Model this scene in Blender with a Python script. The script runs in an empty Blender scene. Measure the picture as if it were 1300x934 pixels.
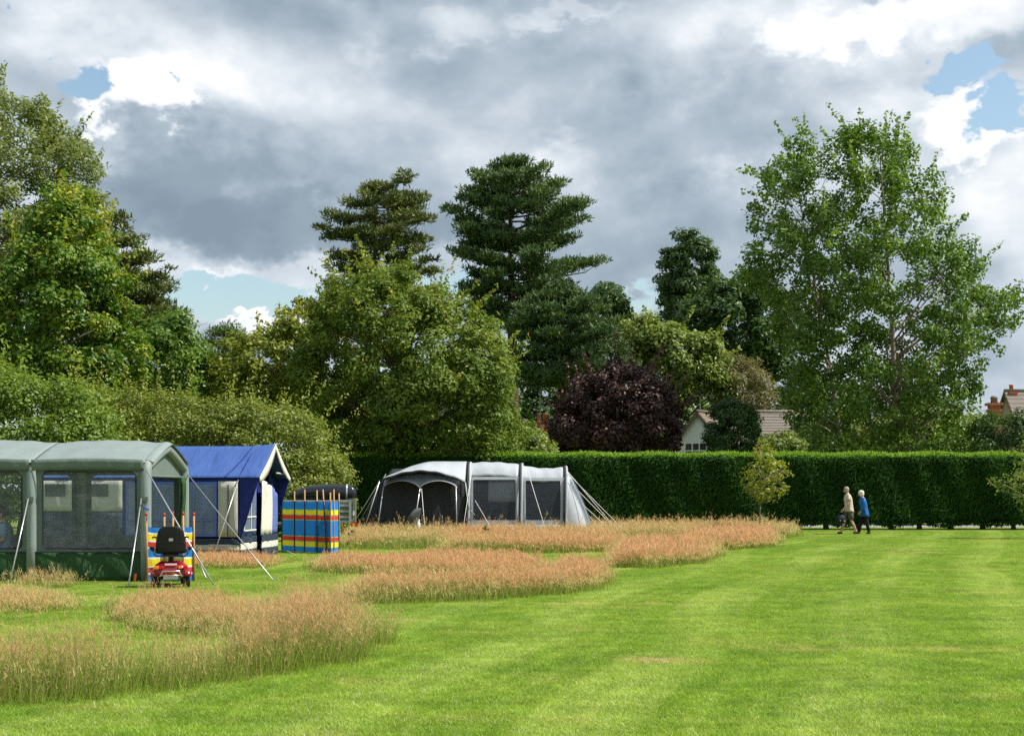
import bpy, bmesh, math, random
import numpy as np
from mathutils import Vector, Matrix

scene = bpy.context.scene
col = scene.collection
R = math.radians
rng = np.random.default_rng(7)
random.seed(7)

# ------------------------------------------------------------------ camera
F = 1805.0            # focal length in photo pixels (1300 wide, 50 mm on 36 mm)
EYE = 1.65
HZ = 622.0            # horizon row
cam_d = bpy.data.cameras.new('camera')
cam_d.lens = 36.0 * F / 1300.0
cam_d.sensor_width = 36.0
cam_d.shift_y = (HZ - 467.0) / 1300.0
cam_d.clip_start = 0.1
cam_d.clip_end = 3000
cam = bpy.data.objects.new('camera', cam_d)
cam.location = (0, 0, EYE)
cam.rotation_euler = (R(90), 0, 0)
col.objects.link(cam)
scene.camera = cam
scene.render.resolution_x, scene.render.resolution_y = 1024, 735

def P(px, py, Y):
    """world point seen at photo pixel (px,py) at distance Y"""
    return ((px - 650.0) / F * Y, Y, EYE - (py - HZ) / F * Y)
def G(px, py):
    """ground point seen at a photo pixel"""
    Y = EYE * F / (py - HZ)
    return ((px - 650.0) / F * Y, Y)

# ------------------------------------------------------------------ light
SUN_EL, SUN_AZ = 50.0, -6.0      # azimuth: degrees ahead of +X (right)
to_sun = Vector((math.cos(R(SUN_EL)) * math.cos(R(SUN_AZ)), math.cos(R(SUN_EL)) * math.sin(R(SUN_AZ)), math.sin(R(SUN_EL))))
sd = bpy.data.lights.new('sun', 'SUN')
sd.energy = 5.0
sd.angle = R(0.53)
sd.color = (1.0, 0.95, 0.86)
sun = bpy.data.objects.new('sun', sd)
sun.rotation_euler = to_sun.to_track_quat('Z', 'Y').to_euler()
sun.location = (30, 20, 60)
col.objects.link(sun)
scene.view_settings.view_transform = 'Standard'
scene.view_settings.look = 'None'
scene.view_settings.exposure = 0.38
scene.view_settings.gamma = 1.0
scene.view_settings.use_curve_mapping = False
scene.cycles.max_bounces = 8
scene.cycles.transparent_max_bounces = 16
scene.cycles.diffuse_bounces = 3
scene.cycles.glossy_bounces = 2
scene.cycles.transmission_bounces = 4
scene.cycles.caustics_reflective = False
scene.cycles.caustics_refractive = False
scene.cycles.use_denoising = False
scene.render.filter_size = 1.25

# node helper -------------------------------------------------------
class NT:
    def __init__(s, tree):
        s.t = tree; s.n = tree.nodes; s.l = tree.links
    def new(s, kind, **kw):
        n = s.n.new(kind)
        for k, v in kw.items():
            setattr(n, k, v)
        return n
    def put(s, sock, v):
        if v is None: return
        if hasattr(v, 'is_output') or isinstance(v, bpy.types.NodeSocket):
            s.l.new(v, sock)
        else:
            sock.default_value = v
    def math(s, op, a, b=None, c=None, clamp=False):
        n = s.n.new('ShaderNodeMath'); n.operation = op; n.use_clamp = clamp
        s.put(n.inputs[0], a); s.put(n.inputs[1], b); s.put(n.inputs[2], c)
        return n.outputs[0]
    def vmath(s, op, a, b=None, scale=None):
        n = s.n.new('ShaderNodeVectorMath'); n.operation = op
        s.put(n.inputs[0], a); s.put(n.inputs[1], b)
        if scale is not None: s.put(n.inputs['Scale'], scale)
        return n
    def noise(s, vec, scale, detail=4, rough=.55, dist=0, lac=2.0):
        n = s.n.new('ShaderNodeTexNoise')
        if vec is not None: s.l.new(vec, n.inputs['Vector'])
        n.inputs['Scale'].default_value = scale; n.inputs['Detail'].default_value = detail
        n.inputs['Roughness'].default_value = rough; n.inputs['Distortion'].default_value = dist
        n.inputs['Lacunarity'].default_value = lac
        return n
    def rng(s, v, a, b, c=0.0, d=1.0, smooth=True):
        n = s.n.new('ShaderNodeMapRange'); n.interpolation_type = 'SMOOTHSTEP' if smooth else 'LINEAR'
        s.put(n.inputs['Value'], v)
        for k, x in zip(('From Min', 'From Max', 'To Min', 'To Max'), (a, b, c, d)): s.put(n.inputs[k], x)
        return n.outputs[0]
    def mix(s, f, a, b, blend='MIX'):
        n = s.n.new('ShaderNodeMix'); n.data_type = 'RGBA'; n.blend_type = blend
        s.put(n.inputs[0], f); s.put(n.inputs[6], a); s.put(n.inputs[7], b)
        return n.outputs[2]
    def ramp(s, v, stops):
        n = s.n.new('ShaderNodeValToRGB')
        e = n.color_ramp.elements
        while len(e) > 1: e.remove(e[-1])
        e[0].position = stops[0][0]; e[0].color = c4(stops[0][1])
        for p, c in stops[1:]:
            k = e.new(p); k.color = c4(c)
        s.put(n.inputs[0], v)
        return n.outputs[0]
def c4(c):
    return (c[0], c[1], c[2], 1.0)

# ------------------------------------------------------------------ sky: daylight with broken cumulus
world = bpy.data.worlds.new('World')
scene.world = world
world.use_nodes = True
w = NT(world.node_tree)
for n in list(w.n): w.n.remove(n)
wo = w.new('ShaderNodeOutputWorld')
bg = w.new('ShaderNodeBackground')
w.l.new(bg.outputs[0], wo.inputs[0])
SKY = 0.10
bg.inputs[1].default_value = SKY
world.cycles.sampling_method = 'MANUAL'
world.cycles.sample_map_resolution = 256
sky = w.new('ShaderNodeTexSky', sky_type='NISHITA')
sky.sun_disc = False
sky.sun_elevation = R(SUN_EL)
sky.sun_rotation = R(90 - SUN_AZ)
sky.air_density = 1.2; sky.dust_density = 1.5; sky.ozone_density = 1.2
tc = w.new('ShaderNodeTexCoord')
d = tc.outputs['Generated']
sep = w.new('ShaderNodeSeparateXYZ'); w.l.new(d, sep.inputs[0])
az = w.math('ARCTAN2', sep.outputs[0], sep.outputs[1])
el = w.math('ARCSINE', sep.outputs[2])
comb = w.new('ShaderNodeCombineXYZ'); w.l.new(az, comb.inputs[0]); w.l.new(el, comb.inputs[1])
# billowing distortion of the cloud outlines
st = w.vmath('MULTIPLY', d, (1, 1, 1.5)).outputs[0]
wa = w.noise(st, 6.0, 6, .55)
wv = w.vmath('SUBTRACT', wa.outputs['Color'], (.5, .5, .5)).outputs[0]
wv = w.vmath('MULTIPLY', wv, (.22, .12, 0)).outputs[0]
wb = w.noise(st, 34.0, 5, .6)
wv2 = w.vmath('MULTIPLY', w.vmath('SUBTRACT', wb.outputs['Color'], (.5, .5, .5)).outputs[0], (.055, .05, 0)).outputs[0]
cw = w.vmath('ADD', w.vmath('ADD', comb.outputs[0], wv).outputs[0], wv2).outputs[0]
def pxang(px, py):
    return (math.atan((px - 650) / F), math.atan((HZ - py) / F), 0)
def blob(px, py, rx, ry, amp, hard=.15):
    a = pxang(px, py)
    v = w.vmath('SUBTRACT', cw, a).outputs[0]
    v = w.vmath('MULTIPLY', v, (F / rx, F / ry, 0)).outputs[0]
    L = w.vmath('LENGTH', v).outputs['Value']
    return w.rng(L, hard, 1.0, amp, 0.0)
def total(lst, base):
    s = base
    for b in lst: s = w.math('ADD', s, b)
    return s
n_big = w.noise(st, 4.0, 6, .5, .1).outputs[0]
st2 = w.vmath('ADD', st, (0.012, 0.004, 0.030)).outputs[0]
n_lit = w.noise(st2, 4.0, 6, .5, .1).outputs[0]
relief = w.math('SUBTRACT', n_big, n_lit)
n_mid = w.noise(st, 15.0, 5, .55, .0).outputs[0]
# brightness of the cloud mass (thin and sunlit edges bright, thick bases dark)
base = w.math('ADD', w.math('MULTIPLY', w.math('SUBTRACT', n_big, .5), .95), .545)
base = w.math('ADD', base, w.math('MULTIPLY', relief, 1.9))
base = w.math('ADD', base, w.math('MULTIPLY', w.math('SUBTRACT', n_mid, .5), .42))
bright = total([
    blob(300, 250, 210, 95, -.30, .4), blob(400, 282, 290, 48, -.26, .5), blob(215, 235, 95, 75, -.18, .6), blob(360, 180, 140, 60, -.10, .4),
    blob(640, 130, 330, 110, -.20, .2), blob(860, 180, 190, 100, -.24, .2), blob(560, 250, 220, 80, -.12, .2),
    blob(330, 20, 330, 50, -.06), blob(700, 330, 300, 60, -.10),
    blob(205, 150, 85, 40, .46, .5), blob(112, 168, 34, 26, .5, .5), blob(270, 118, 100, 50, .22), blob(120, 95, 170, 50, .14),
    blob(545, 40, 110, 46, .26), blob(1110, 55, 250, 80, .32, .1), blob(1000, 15, 200, 60, .2), blob(1240, 60, 130, 70, .25),
    blob(1225, 205, 95, 40, .5, .5), blob(1060, 60, 90, 34, .25, .5), blob(1180, 30, 80, 30, .25, .5), blob(700, 20, 90, 26, .2, .4), blob(1150, 160, 130, 50, .2), blob(1280, 300, 90, 130, .16), blob(945, 235, 120, 45, .16), blob(725, 215, 80, 40, .16),
    blob(345, 400, 90, 26, .42), blob(805, 385, 50, 16, .42), blob(300, 342, 70, 14, .22),
], base)
bright = w.math('MINIMUM', w.math('MAXIMUM', bright, 0.0), 1.0)
ccol = w.ramp(bright, [(0.0, (.195, .255, .318)), (.25, (.250, .315, .378)), (.5, (.375, .44, .505)), (.75, (.58, .63, .68)), (1.0, (.80, .815, .83))])
ccol = w.vmath('SCALE', ccol, scale=1.0 / SKY).outputs[0]
# openings
cover = w.rng(w.math('ADD', n_big, w.math('MULTIPLY', w.math('SUBTRACT', n_mid, .5), .35)), .18, .32)
holes = total([blob(100, 150, 62, 40, .95, .3), blob(15, 30, 50, 22, .8, .3), blob(85, 36, 30, 14, .6, .3), blob(285, 372, 200, 38, 1.0, .5), blob(258, 130, 16, 9, .7, .3),
               blob(1228, 142, 92, 30, .95, .35), blob(1292, 190, 56, 34, .9, .3), blob(770, 374, 120, 24, .7, .3), blob(575, 372, 110, 24, .8, .4)], 0.0)
cum = total([blob(345, 402, 60, 22, 1, .5), blob(805, 385, 36, 13, 1, .5), blob(275, 408, 46, 15, .9, .5)], 0.0)
hole = w.math('SUBTRACT', holes, cum, clamp=True)
ragged = w.math('ADD', w.math('MULTIPLY', w.math('SUBTRACT', n_mid, .5), 1.5), w.math('MULTIPLY', w.math('SUBTRACT', n_big, .5), 1.1))
hole = w.math('SUBTRACT', hole, w.math('MULTIPLY', ragged, w.rng(hole, 0.0, .5)))
alpha = w.math('MULTIPLY', cover, w.math('SUBTRACT', 1.0, w.rng(hole, .26, .72)))
skyc = w.mix(1.0, sky.outputs[0], (1.25, 1.3, 1.25, 1), 'MULTIPLY')
final = w.mix(alpha, skyc, ccol)
w.l.new(final, bg.inputs[0])

# ------------------------------------------------------------------ helpers: objects
def tag(o, label=None, cat=None, group=None, kind=None):
    if label: o['label'] = label
    if cat: o['category'] = cat
    if group: o['group'] = group
    if kind: o['kind'] = kind
    return o
def thing(name, loc, label, cat, rz=0.0, group=None):
    o = bpy.data.objects.new(name, None)
    o.empty_display_size = .2
    o.location = loc; o.rotation_euler = (0, 0, rz)
    col.objects.link(o)
    return tag(o, label, cat, group)

class MB:
    """collects geometry for ONE mesh object"""
    def __init__(s): s.v = []; s.f = []; s.m = []
    def add(s, vs, fs, m=0):
        b = len(s.v)
        s.v += [tuple(v) for v in vs]
        s.f += [tuple(i + b for i in f) for f in fs]
        s.m += [m] * len(fs)
        return s
    def box(s, x0, x1, y0, y1, z0, z1, m=0):
        v = [(x0, y0, z0), (x1, y0, z0), (x1, y1, z0), (x0, y1, z0), (x0, y0, z1), (x1, y0, z1), (x1, y1, z1), (x0, y1, z1)]
        return s.add(v, [(3, 2, 1, 0), (4, 5, 6, 7), (0, 1, 5, 4), (1, 2, 6, 5), (2, 3, 7, 6), (3, 0, 4, 7)], m)
    def tube(s, pts, r, n=8, m=0, cap=True):
        pts = [Vector(p) for p in pts]
        rs = list(r) if hasattr(r, '__len__') else [r] * len(pts)
        rings = []; ref = None
        for i, p in enumerate(pts):
            t = (pts[min(i + 1, len(pts) - 1)] - pts[max(i - 1, 0)])
            t = t.normalized() if t.length > 1e-9 else Vector((0, 0, 1))
            if ref is None:
                ref = Vector((0, 0, 1)) if abs(t.z) < .9 else Vector((1, 0, 0))
            a = (ref - t * ref.dot(t))
            if a.length < 1e-4: a = t.orthogonal()
            a.normalize(); b = t.cross(a); ref = a
            rings.append([p + (a * math.cos(2 * math.pi * k / n) + b * math.sin(2 * math.pi * k / n)) * rs[i] for k in range(n)])
        return s.loft(rings, m, cap)
    def loft(s, rings, m=0, cap=True, close=True):
        n = len(rings[0]); v = [p for r_ in rings for p in r_]; f = []
        for i in range(len(rings) - 1):
            for k in range(n if close else n - 1):
                k2 = (k + 1) % n
                f.append((i * n + k, i * n + k2, (i + 1) * n + k2, (i + 1) * n + k))
        if cap:
            f.append(tuple(range(n))[::-1]); f.append(tuple(range((len(rings) - 1) * n, len(rings) * n)))
        return s.add(v, f, m)
    def grid(s, fn, nu, nv, m=0):
        v = [fn(i / nu, j / nv) for j in range(nv + 1) for i in range(nu + 1)]
        f = [(j * (nu + 1) + i, j * (nu + 1) + i + 1, (j + 1) * (nu + 1) + i + 1, (j + 1) * (nu + 1) + i) for j in range(nv) for i in range(nu)]
        return s.add(v, f, m)
    def sphere(s, c, r, nu=10, nv=6, m=0):
        r = r if hasattr(r, '__len__') else (r, r, r)
        rings = [[(c[0] + r[0] * math.sin(math.pi * max(j, .02) / nv if j < nv else math.pi * (nv - .02) / nv) * math.cos(2 * math.pi * i / nu),
                   c[1] + r[1] * math.sin(math.pi * max(j, .02) / nv if j < nv else math.pi * (nv - .02) / nv) * math.sin(2 * math.pi * i / nu),
                   c[2] - r[2] * math.cos(math.pi * j / nv)) for i in range(nu)] for j in range(nv + 1)]
        return s.loft(rings, m)
    def build(s, name, mats, parent=None, smooth=False, thick=0.0, bevel=0.0, sub=0):
        me = bpy.data.meshes.new(name)
        me.from_pydata(s.v, [], s.f)
        for mt in (mats if isinstance(mats, (list, tuple)) else [mats]): me.materials.append(mt)
        if any(s.m): me.polygons.foreach_set('material_index', s.m)
        if smooth: me.polygons.foreach_set('use_smooth', [True] * len(s.f))
        me.update()
        o = bpy.data.objects.new(name, me); col.objects.link(o)
        if parent is not None: o.parent = parent
        if thick:
            k = o.modifiers.new('thickness', 'SOLIDIFY'); k.thickness = thick; k.offset = 0
        if bevel:
            k = o.modifiers.new('bevel', 'BEVEL'); k.width = bevel; k.segments = 2; k.limit_method = 'ANGLE'
        if sub:
            k = o.modifiers.new('subsurf', 'SUBSURF'); k.levels = sub; k.render_levels = sub
        return o

def rrect(x0, x1, z0, z1, r, n=5):
    pts = []
    for cx, cz, a in ((x1 - r, z1 - r, 0), (x0 + r, z1 - r, 90), (x0 + r, z0 + r, 180), (x1 - r, z0 + r, 270)):
        for k in range(n + 1):
            t = R(a + 90 * k / n)
            pts.append((cx + r * math.cos(t), cz + r * math.sin(t)))
    return pts
def sheet_with_holes(name, outer, holes, to3d, mat, parent, thick=.006):
    """flat fabric or wall cut with openings; outer/holes are 2-D loops"""
    bm = bmesh.new(); edges = []
    for loop in [outer] + holes:
        vs = [bm.verts.new((p[0], 0, p[1])) for p in loop]
        for i in range(len(vs)): edges.append(bm.edges.new((vs[i], vs[(i + 1) % len(vs)])))
    bmesh.ops.triangle_fill(bm, use_beauty=True, use_dissolve=False, edges=edges)
    for v in bm.verts: v.co = Vector(to3d(v.co.x, v.co.z))
    bmesh.ops.recalc_face_normals(bm, faces=bm.faces)
    me = bpy.data.meshes.new(name); bm.to_mesh(me); bm.free()
    me.materials.append(mat)
    o = bpy.data.objects.new(name, me); col.objects.link(o); o.parent = parent
    if thick:
        k = o.modifiers.new('thickness', 'SOLIDIFY'); k.thickness = thick; k.offset = 0
    return o
def np_mesh(name, V, Fc, mats, parent=None, tint=None, colr=None, smooth=False):
    V = np.asarray(V, np.float32); Fc = np.asarray(Fc, np.int32)
    me = bpy.data.meshes.new(name)
    k = Fc.shape[1]
    me.vertices.add(len(V)); me.vertices.foreach_set('co', V.ravel())
    me.loops.add(Fc.size); me.loops.foreach_set('vertex_index', Fc.ravel())
    me.polygons.add(len(Fc)); me.polygons.foreach_set('loop_start', np.arange(0, Fc.size, k, dtype=np.int32))
    if tint is not None:
        a = me.attributes.new('tint', 'FLOAT', 'POINT'); a.data.foreach_set('value', np.asarray(tint, np.float32))
    if colr is not None:
        a = me.attributes.new('hue', 'FLOAT_COLOR', 'POINT'); a.data.foreach_set('color', np.asarray(colr, np.float32).ravel())
    me.materials.append(mats)
    if smooth: me.polygons.foreach_set('use_smooth', np.ones(len(Fc), bool))
    me.update(calc_edges=True)
    o = bpy.data.objects.new(name, me); col.objects.link(o)
    if parent is not None: o.parent = parent
    return o

# ------------------------------------------------------------------ materials
MATS = {}
def pm(name, c, rough=.65, var=.12, scale=6.0, bump=0.0, bscale=40.0, spec=.3, metal=0.0, trans=0.0, stretch=(1, 1, 1), c2=None):
    """painted / woven / bare surface with uneven colour and fine relief"""
    if name in MATS: return MATS[name]
    m = bpy.data.materials.new(name); m.use_nodes = True
    t = NT(m.node_tree); b = t.n['Principled BSDF']; out = t.n['Material Output']
    tc_ = t.new('ShaderNodeTexCoord'); vec = t.vmath('MULTIPLY', tc_.outputs['Object'], stretch).outputs[0]
    nz = t.noise(vec, scale, 5, .6).outputs[0]
    lo = tuple(x * (1 - var) for x in c); hi = c2 or tuple(min(1, x * (1 + var)) for x in c)
    cc = t.ramp(nz, [(.25, lo), (.75, hi)])
    t.l.new(cc, b.inputs['Base Color'])
    b.inputs['Roughness'].default_value = rough; b.inputs['Specular IOR Level'].default_value = spec; b.inputs['Metallic'].default_value = metal
    if bump:
        bn = t.new('ShaderNodeBump'); bn.inputs['Strength'].default_value = bump; bn.inputs['Distance'].default_value = .02
        t.l.new(t.noise(vec, bscale, 4, .6).outputs[0], bn.inputs['Height']); t.l.new(bn.outputs[0], b.inputs['Normal'])
    if trans:
        tr = t.new('ShaderNodeBsdfTranslucent'); t.l.new(cc, tr.inputs[0])
        mx = t.new('ShaderNodeMixShader'); mx.inputs[0].default_value = trans
        t.l.new(b.outputs[0], mx.inputs[1]); t.l.new(tr.outputs[0], mx.inputs[2]); t.l.new(mx.outputs[0], out.inputs[0])
    MATS[name] = m
    return m
def fabric(name, c, trans=.12, fold=.5, fscale=3.0, rough=.75, spec=.25, var=.08, stretch=(1, 1, .35)):
    """tent cloth: weave, soft folds and a little light coming through"""
    if name in MATS: return MATS[name]
    m = pm(name, c, rough=rough, var=var, scale=2.2, spec=spec, trans=trans)
    t = NT(m.node_tree); b = t.n['Principled BSDF']
    tc_ = t.new('ShaderNodeTexCoord'); vec = t.vmath('MULTIPLY', tc_.outputs['Object'], stretch).outputs[0]
    n1 = t.noise(vec, fscale, 3, .5, .6).outputs[0]
    n2 = t.noise(vec, fscale * 5, 3, .5).outputs[0]
    h = t.math('ADD', n1, t.math('MULTIPLY', n2, .2))
    bn = t.new('ShaderNodeBump'); bn.inputs['Strength'].default_value = fold; bn.inputs['Distance'].default_value = .12
    t.l.new(h, bn.inputs['Height']); t.l.new(bn.outputs[0], b.inputs['Normal'])
    return m
def vinyl(name, c=(.8, .85, .9), clear=.72, rough=.07, wave=.35):
    m = bpy.data.materials.new(name); m.use_nodes = True
    t = NT(m.node_tree); b = t.n['Principled BSDF']; out = t.n['Material Output']
    b.inputs['Base Color'].default_value = c4(c); b.inputs['Roughness'].default_value = rough; b.inputs['Specular IOR Level'].default_value = .6
    tc_ = t.new('ShaderNodeTexCoord'); vec = t.vmath('MULTIPLY', tc_.outputs['Object'], (1, 1, 1.6)).outputs[0]
    bn = t.new('ShaderNodeBump'); bn.inputs['Strength'].default_value = wave; bn.inputs['Distance'].default_value = .03
    t.l.new(t.noise(vec, 14, 3, .55, .8).outputs[0], bn.inputs['Height']); t.l.new(bn.outputs[0], b.inputs['Normal'])
    tr = t.new('ShaderNodeBsdfTransparent'); tr.inputs[0].default_value = (.92, .94, .96, 1)
    mx = t.new('ShaderNodeMixShader')
    haze = t.noise(vec, 5, 4, .6).outputs[0]
    fac = t.rng(haze, .3, .7, clear + .03, clear - .04)
    t.l.new(fac, mx.inputs[0]); t.l.new(b.outputs[0], mx.inputs[1]); t.l.new(tr.outputs[0], mx.inputs[2]); t.l.new(mx.outputs[0], out.inputs[0])
    MATS[name] = m
    return m
def leafmat(name, stops, trans=.38, rough=.42, spec=.35):
    """leaf colour runs along the per-leaf 'tint' attribute"""
    m = bpy.data.materials.new(name); m.use_nodes = True
    t = NT(m.node_tree); b = t.n['Principled BSDF']; out = t.n['Material Output']
    a = t.new('ShaderNodeAttribute', attribute_name='tint')
    cc = t.ramp(a.outputs['Fac'], stops)
    t.l.new(cc, b.inputs['Base Color']); b.inputs['Roughness'].default_value = rough; b.inputs['Specular IOR Level'].default_value = spec
    tr = t.new('ShaderNodeBsdfTranslucent')
    t.l.new(t.mix(1.0, cc, (1.25, 1.2, .55, 1), 'MULTIPLY'), tr.inputs[0])
    mx = t.new('ShaderNodeMixShader'); mx.inputs[0].default_value = trans
    t.l.new(b.outputs[0], mx.inputs[1]); t.l.new(tr.outputs[0], mx.inputs[2]); t.l.new(mx.outputs[0], out.inputs[0])
    return m

# lawn colour as a node group shared by the soil sheet and the blades on it
def lawn_group():
    g = bpy.data.node_groups.new('lawn_colour', 'ShaderNodeTree')
    g.interface.new_socket('Color', in_out='OUTPUT', socket_type='NodeSocketColor')
    t = NT(g); go = t.new('NodeGroupOutput')
    geo = t.new('ShaderNodeNewGeometry')
    sp = t.new('ShaderNodeSeparateXYZ'); t.l.new(geo.outputs['Position'], sp.inputs[0])
    cb = t.new('ShaderNodeCombineXYZ'); t.l.new(sp.outputs[0], cb.inputs[0]); t.l.new(sp.outputs[1], cb.inputs[1])
    p = cb.outputs[0]
    big = t.noise(p, .16, 4, .55).outputs[0]
    mid = t.noise(p, .9, 4, .6).outputs[0]
    fine = t.noise(p, 6.0, 3, .6).outputs[0]
    v = t.math('ADD', t.math('MULTIPLY', big, .28), t.math('ADD', t.math('MULTIPLY', mid, .37), t.math('MULTIPLY', fine, .35)))
    c = t.ramp(v, [(.34, (.092, .165, .016)), (.5, (.165, .245, .028)), (.66, (.265, .315, .060))])
    # mower tracks: sheen of the bent blades put in as paler colour
    s = t.math('SUBTRACT', t.math('MULTIPLY', sp.outputs[0], .955), t.math('MULTIPLY', sp.outputs[1], .297))
    s = t.math('ADD', s, t.math('MULTIPLY', t.noise(p, .035, 2, .5).outputs[0], 7.0))
    wv_ = t.math('SINE', t.math('MULTIPLY', s, 2 * math.pi / 1.9))
    s2 = t.math('SINE', t.math('MULTIPLY', s, 2 * math.pi / .41))
    tr = t.math('ADD', t.rng(wv_, -.4, .9), t.math('MULTIPLY', t.rng(s2, .2, 1.0), .35))
    patch = t.rng(t.noise(p, .13, 4, .6).outputs[0], .40, .62)
    c = t.mix(t.math('MULTIPLY', tr, t.math('ADD', t.math('MULTIPLY', patch, .26), .10)), c, (.38, .42, .13, 1))
    mott = t.rng(t.noise(p, 2.3, 5, .7).outputs[0], .3, .7, .86, 1.16)
    c = t.vmath('SCALE', c, scale=mott).outputs[0]
    # dry straw-coloured patches
    stretch = t.vmath('MULTIPLY', p, (.6, 1.0, 1)).outputs[0]
    dry = t.rng(t.noise(stretch, .38, 5, .65).outputs[0], .53, .70)
    dry = t.math('MULTIPLY', dry, t.rng(t.noise(p, 1.6, 5, .7).outputs[0], .38, .62))
    c = t.mix(t.math('MULTIPLY', dry, .7), c, (.40, .33, .125, 1))
    # worn bare strip
    bx, by = G(862, 837)
    dv = t.vmath('SUBTRACT', p, (bx, by, 0)).outputs[0]
    dv = t.vmath('MULTIPLY', dv, (1 / .5, 1 / .30, 0)).outputs[0]
    dv = t.vmath('ADD', dv, t.vmath('SCALE', t.noise(p, 4, 4, .7).outputs['Color'], scale=.9).outputs[0]).outputs[0]
    worn = t.rng(t.vmath('LENGTH', dv).outputs['Value'], .45, 1.35, .5, 0.0)
    c = t.mix(worn, c, (.42, .30, .16, 1))
    t.l.new(c, go.inputs[0])
    return g
LAWN = lawn_group()
def lawn_mat(blade):
    m = bpy.data.materials.new('lawn_blades' if blade else 'lawn_soil'); m.use_nodes = True
    t = NT(m.node_tree); b = t.n['Principled BSDF']; out = t.n['Material Output']
    g = t.new('ShaderNodeGroup'); g.node_tree = LAWN
    b.inputs['Roughness'].default_value = .5; b.inputs['Specular IOR Level'].default_value = .3
    if blade:
        a = t.new('ShaderNodeAttribute', attribute_name='tint')
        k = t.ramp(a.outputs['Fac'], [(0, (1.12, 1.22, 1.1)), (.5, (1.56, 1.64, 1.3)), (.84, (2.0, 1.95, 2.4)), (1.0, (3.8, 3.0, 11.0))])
        cc = t.mix(1.0, g.outputs[0], k, 'MULTIPLY')
        t.l.new(cc, b.inputs['Base Color'])
        tr = t.new('ShaderNodeBsdfTranslucent'); t.l.new(t.mix(1.0, cc, (1.1, 1.1, .8, 1), 'MULTIPLY'), tr.inputs[0])
        mx = t.new('ShaderNodeMixShader'); mx.inputs[0].default_value = .5
        t.l.new(b.outputs[0], mx.inputs[1]); t.l.new(tr.outputs[0], mx.inputs[2]); t.l.new(mx.outputs[0], out.inputs[0])
    else:
        b.inputs['Roughness'].default_value = .9; b.inputs['Specular IOR Level'].default_value = .1
        t.l.new(g.outputs[0], b.inputs['Base Color'])
        geo = t.new('ShaderNodeNewGeometry')
        bn = t.new('ShaderNodeBump'); bn.inputs['Strength'].default_value = .9; bn.inputs['Distance'].default_value = .05
        h = t.math('ADD', t.noise(geo.outputs['Position'], 14, 4, .7).outputs[0], t.noise(geo.outputs['Position'], 3, 3, .6).outputs[0])
        t.l.new(h, bn.inputs['Height']); t.l.new(bn.outputs[0], b.inputs['Normal'])
    return m

# ------------------------------------------------------------------ ground
def strip(name, pts, z, mat):
    mb = MB(); mb.add([(x, y, z) for x, y in pts], [tuple(range(len(pts)))])
    o = mb.build(name, mat); tag(o, kind='structure'); return o
strip('ground', [(-900, -300), (900, -300), (900, 1500), (-900, 1500)], 0.0, lawn_mat(False))
tarmac = pm('tarmac', (.30, .29, .29), .9, .15, 3, .3, 60)
o = strip('path', [(4.0, 63.0), (70, 63.0), (70, 66.8), (4.0, 66.8)], .006, tarmac)

# short mown grass: a dense sward laid in tiles
def blade_arrays(X, Y, k, r_, lean=0.0):
    n = len(X)
    H = (0.014 + .020 * r_.random(n)) * np.clip(k, .8, 1.5); W = (.0022 + .0022 * r_.random(n)) * k ** 1.15
    th = r_.random(n) * 2 * np.pi
    dx = np.cos(th) * W; dy = np.sin(th) * W
    tx = r_.normal(0, .8, n) * H; ty = (r_.normal(0, .8, n) + lean) * H
    V = np.empty((n, 3, 3)); z0 = np.full(n, .001)
    V[:, 0] = np.stack([X - dx, Y - dy, z0], 1); V[:, 1] = np.stack([X + dx, Y + dy, z0], 1); V[:, 2] = np.stack([X + tx, Y + ty, H], 1)
    t = np.repeat(np.clip(r_.normal(.48, .2, n) + .5 * (r_.random(n) > .955), 0, 1), 3)  # a few blades tinted near white as painted glints
    return V.reshape(-1, 3), np.arange(n * 3).reshape(n, 3), t
BLADE = lawn_mat(True)
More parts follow.
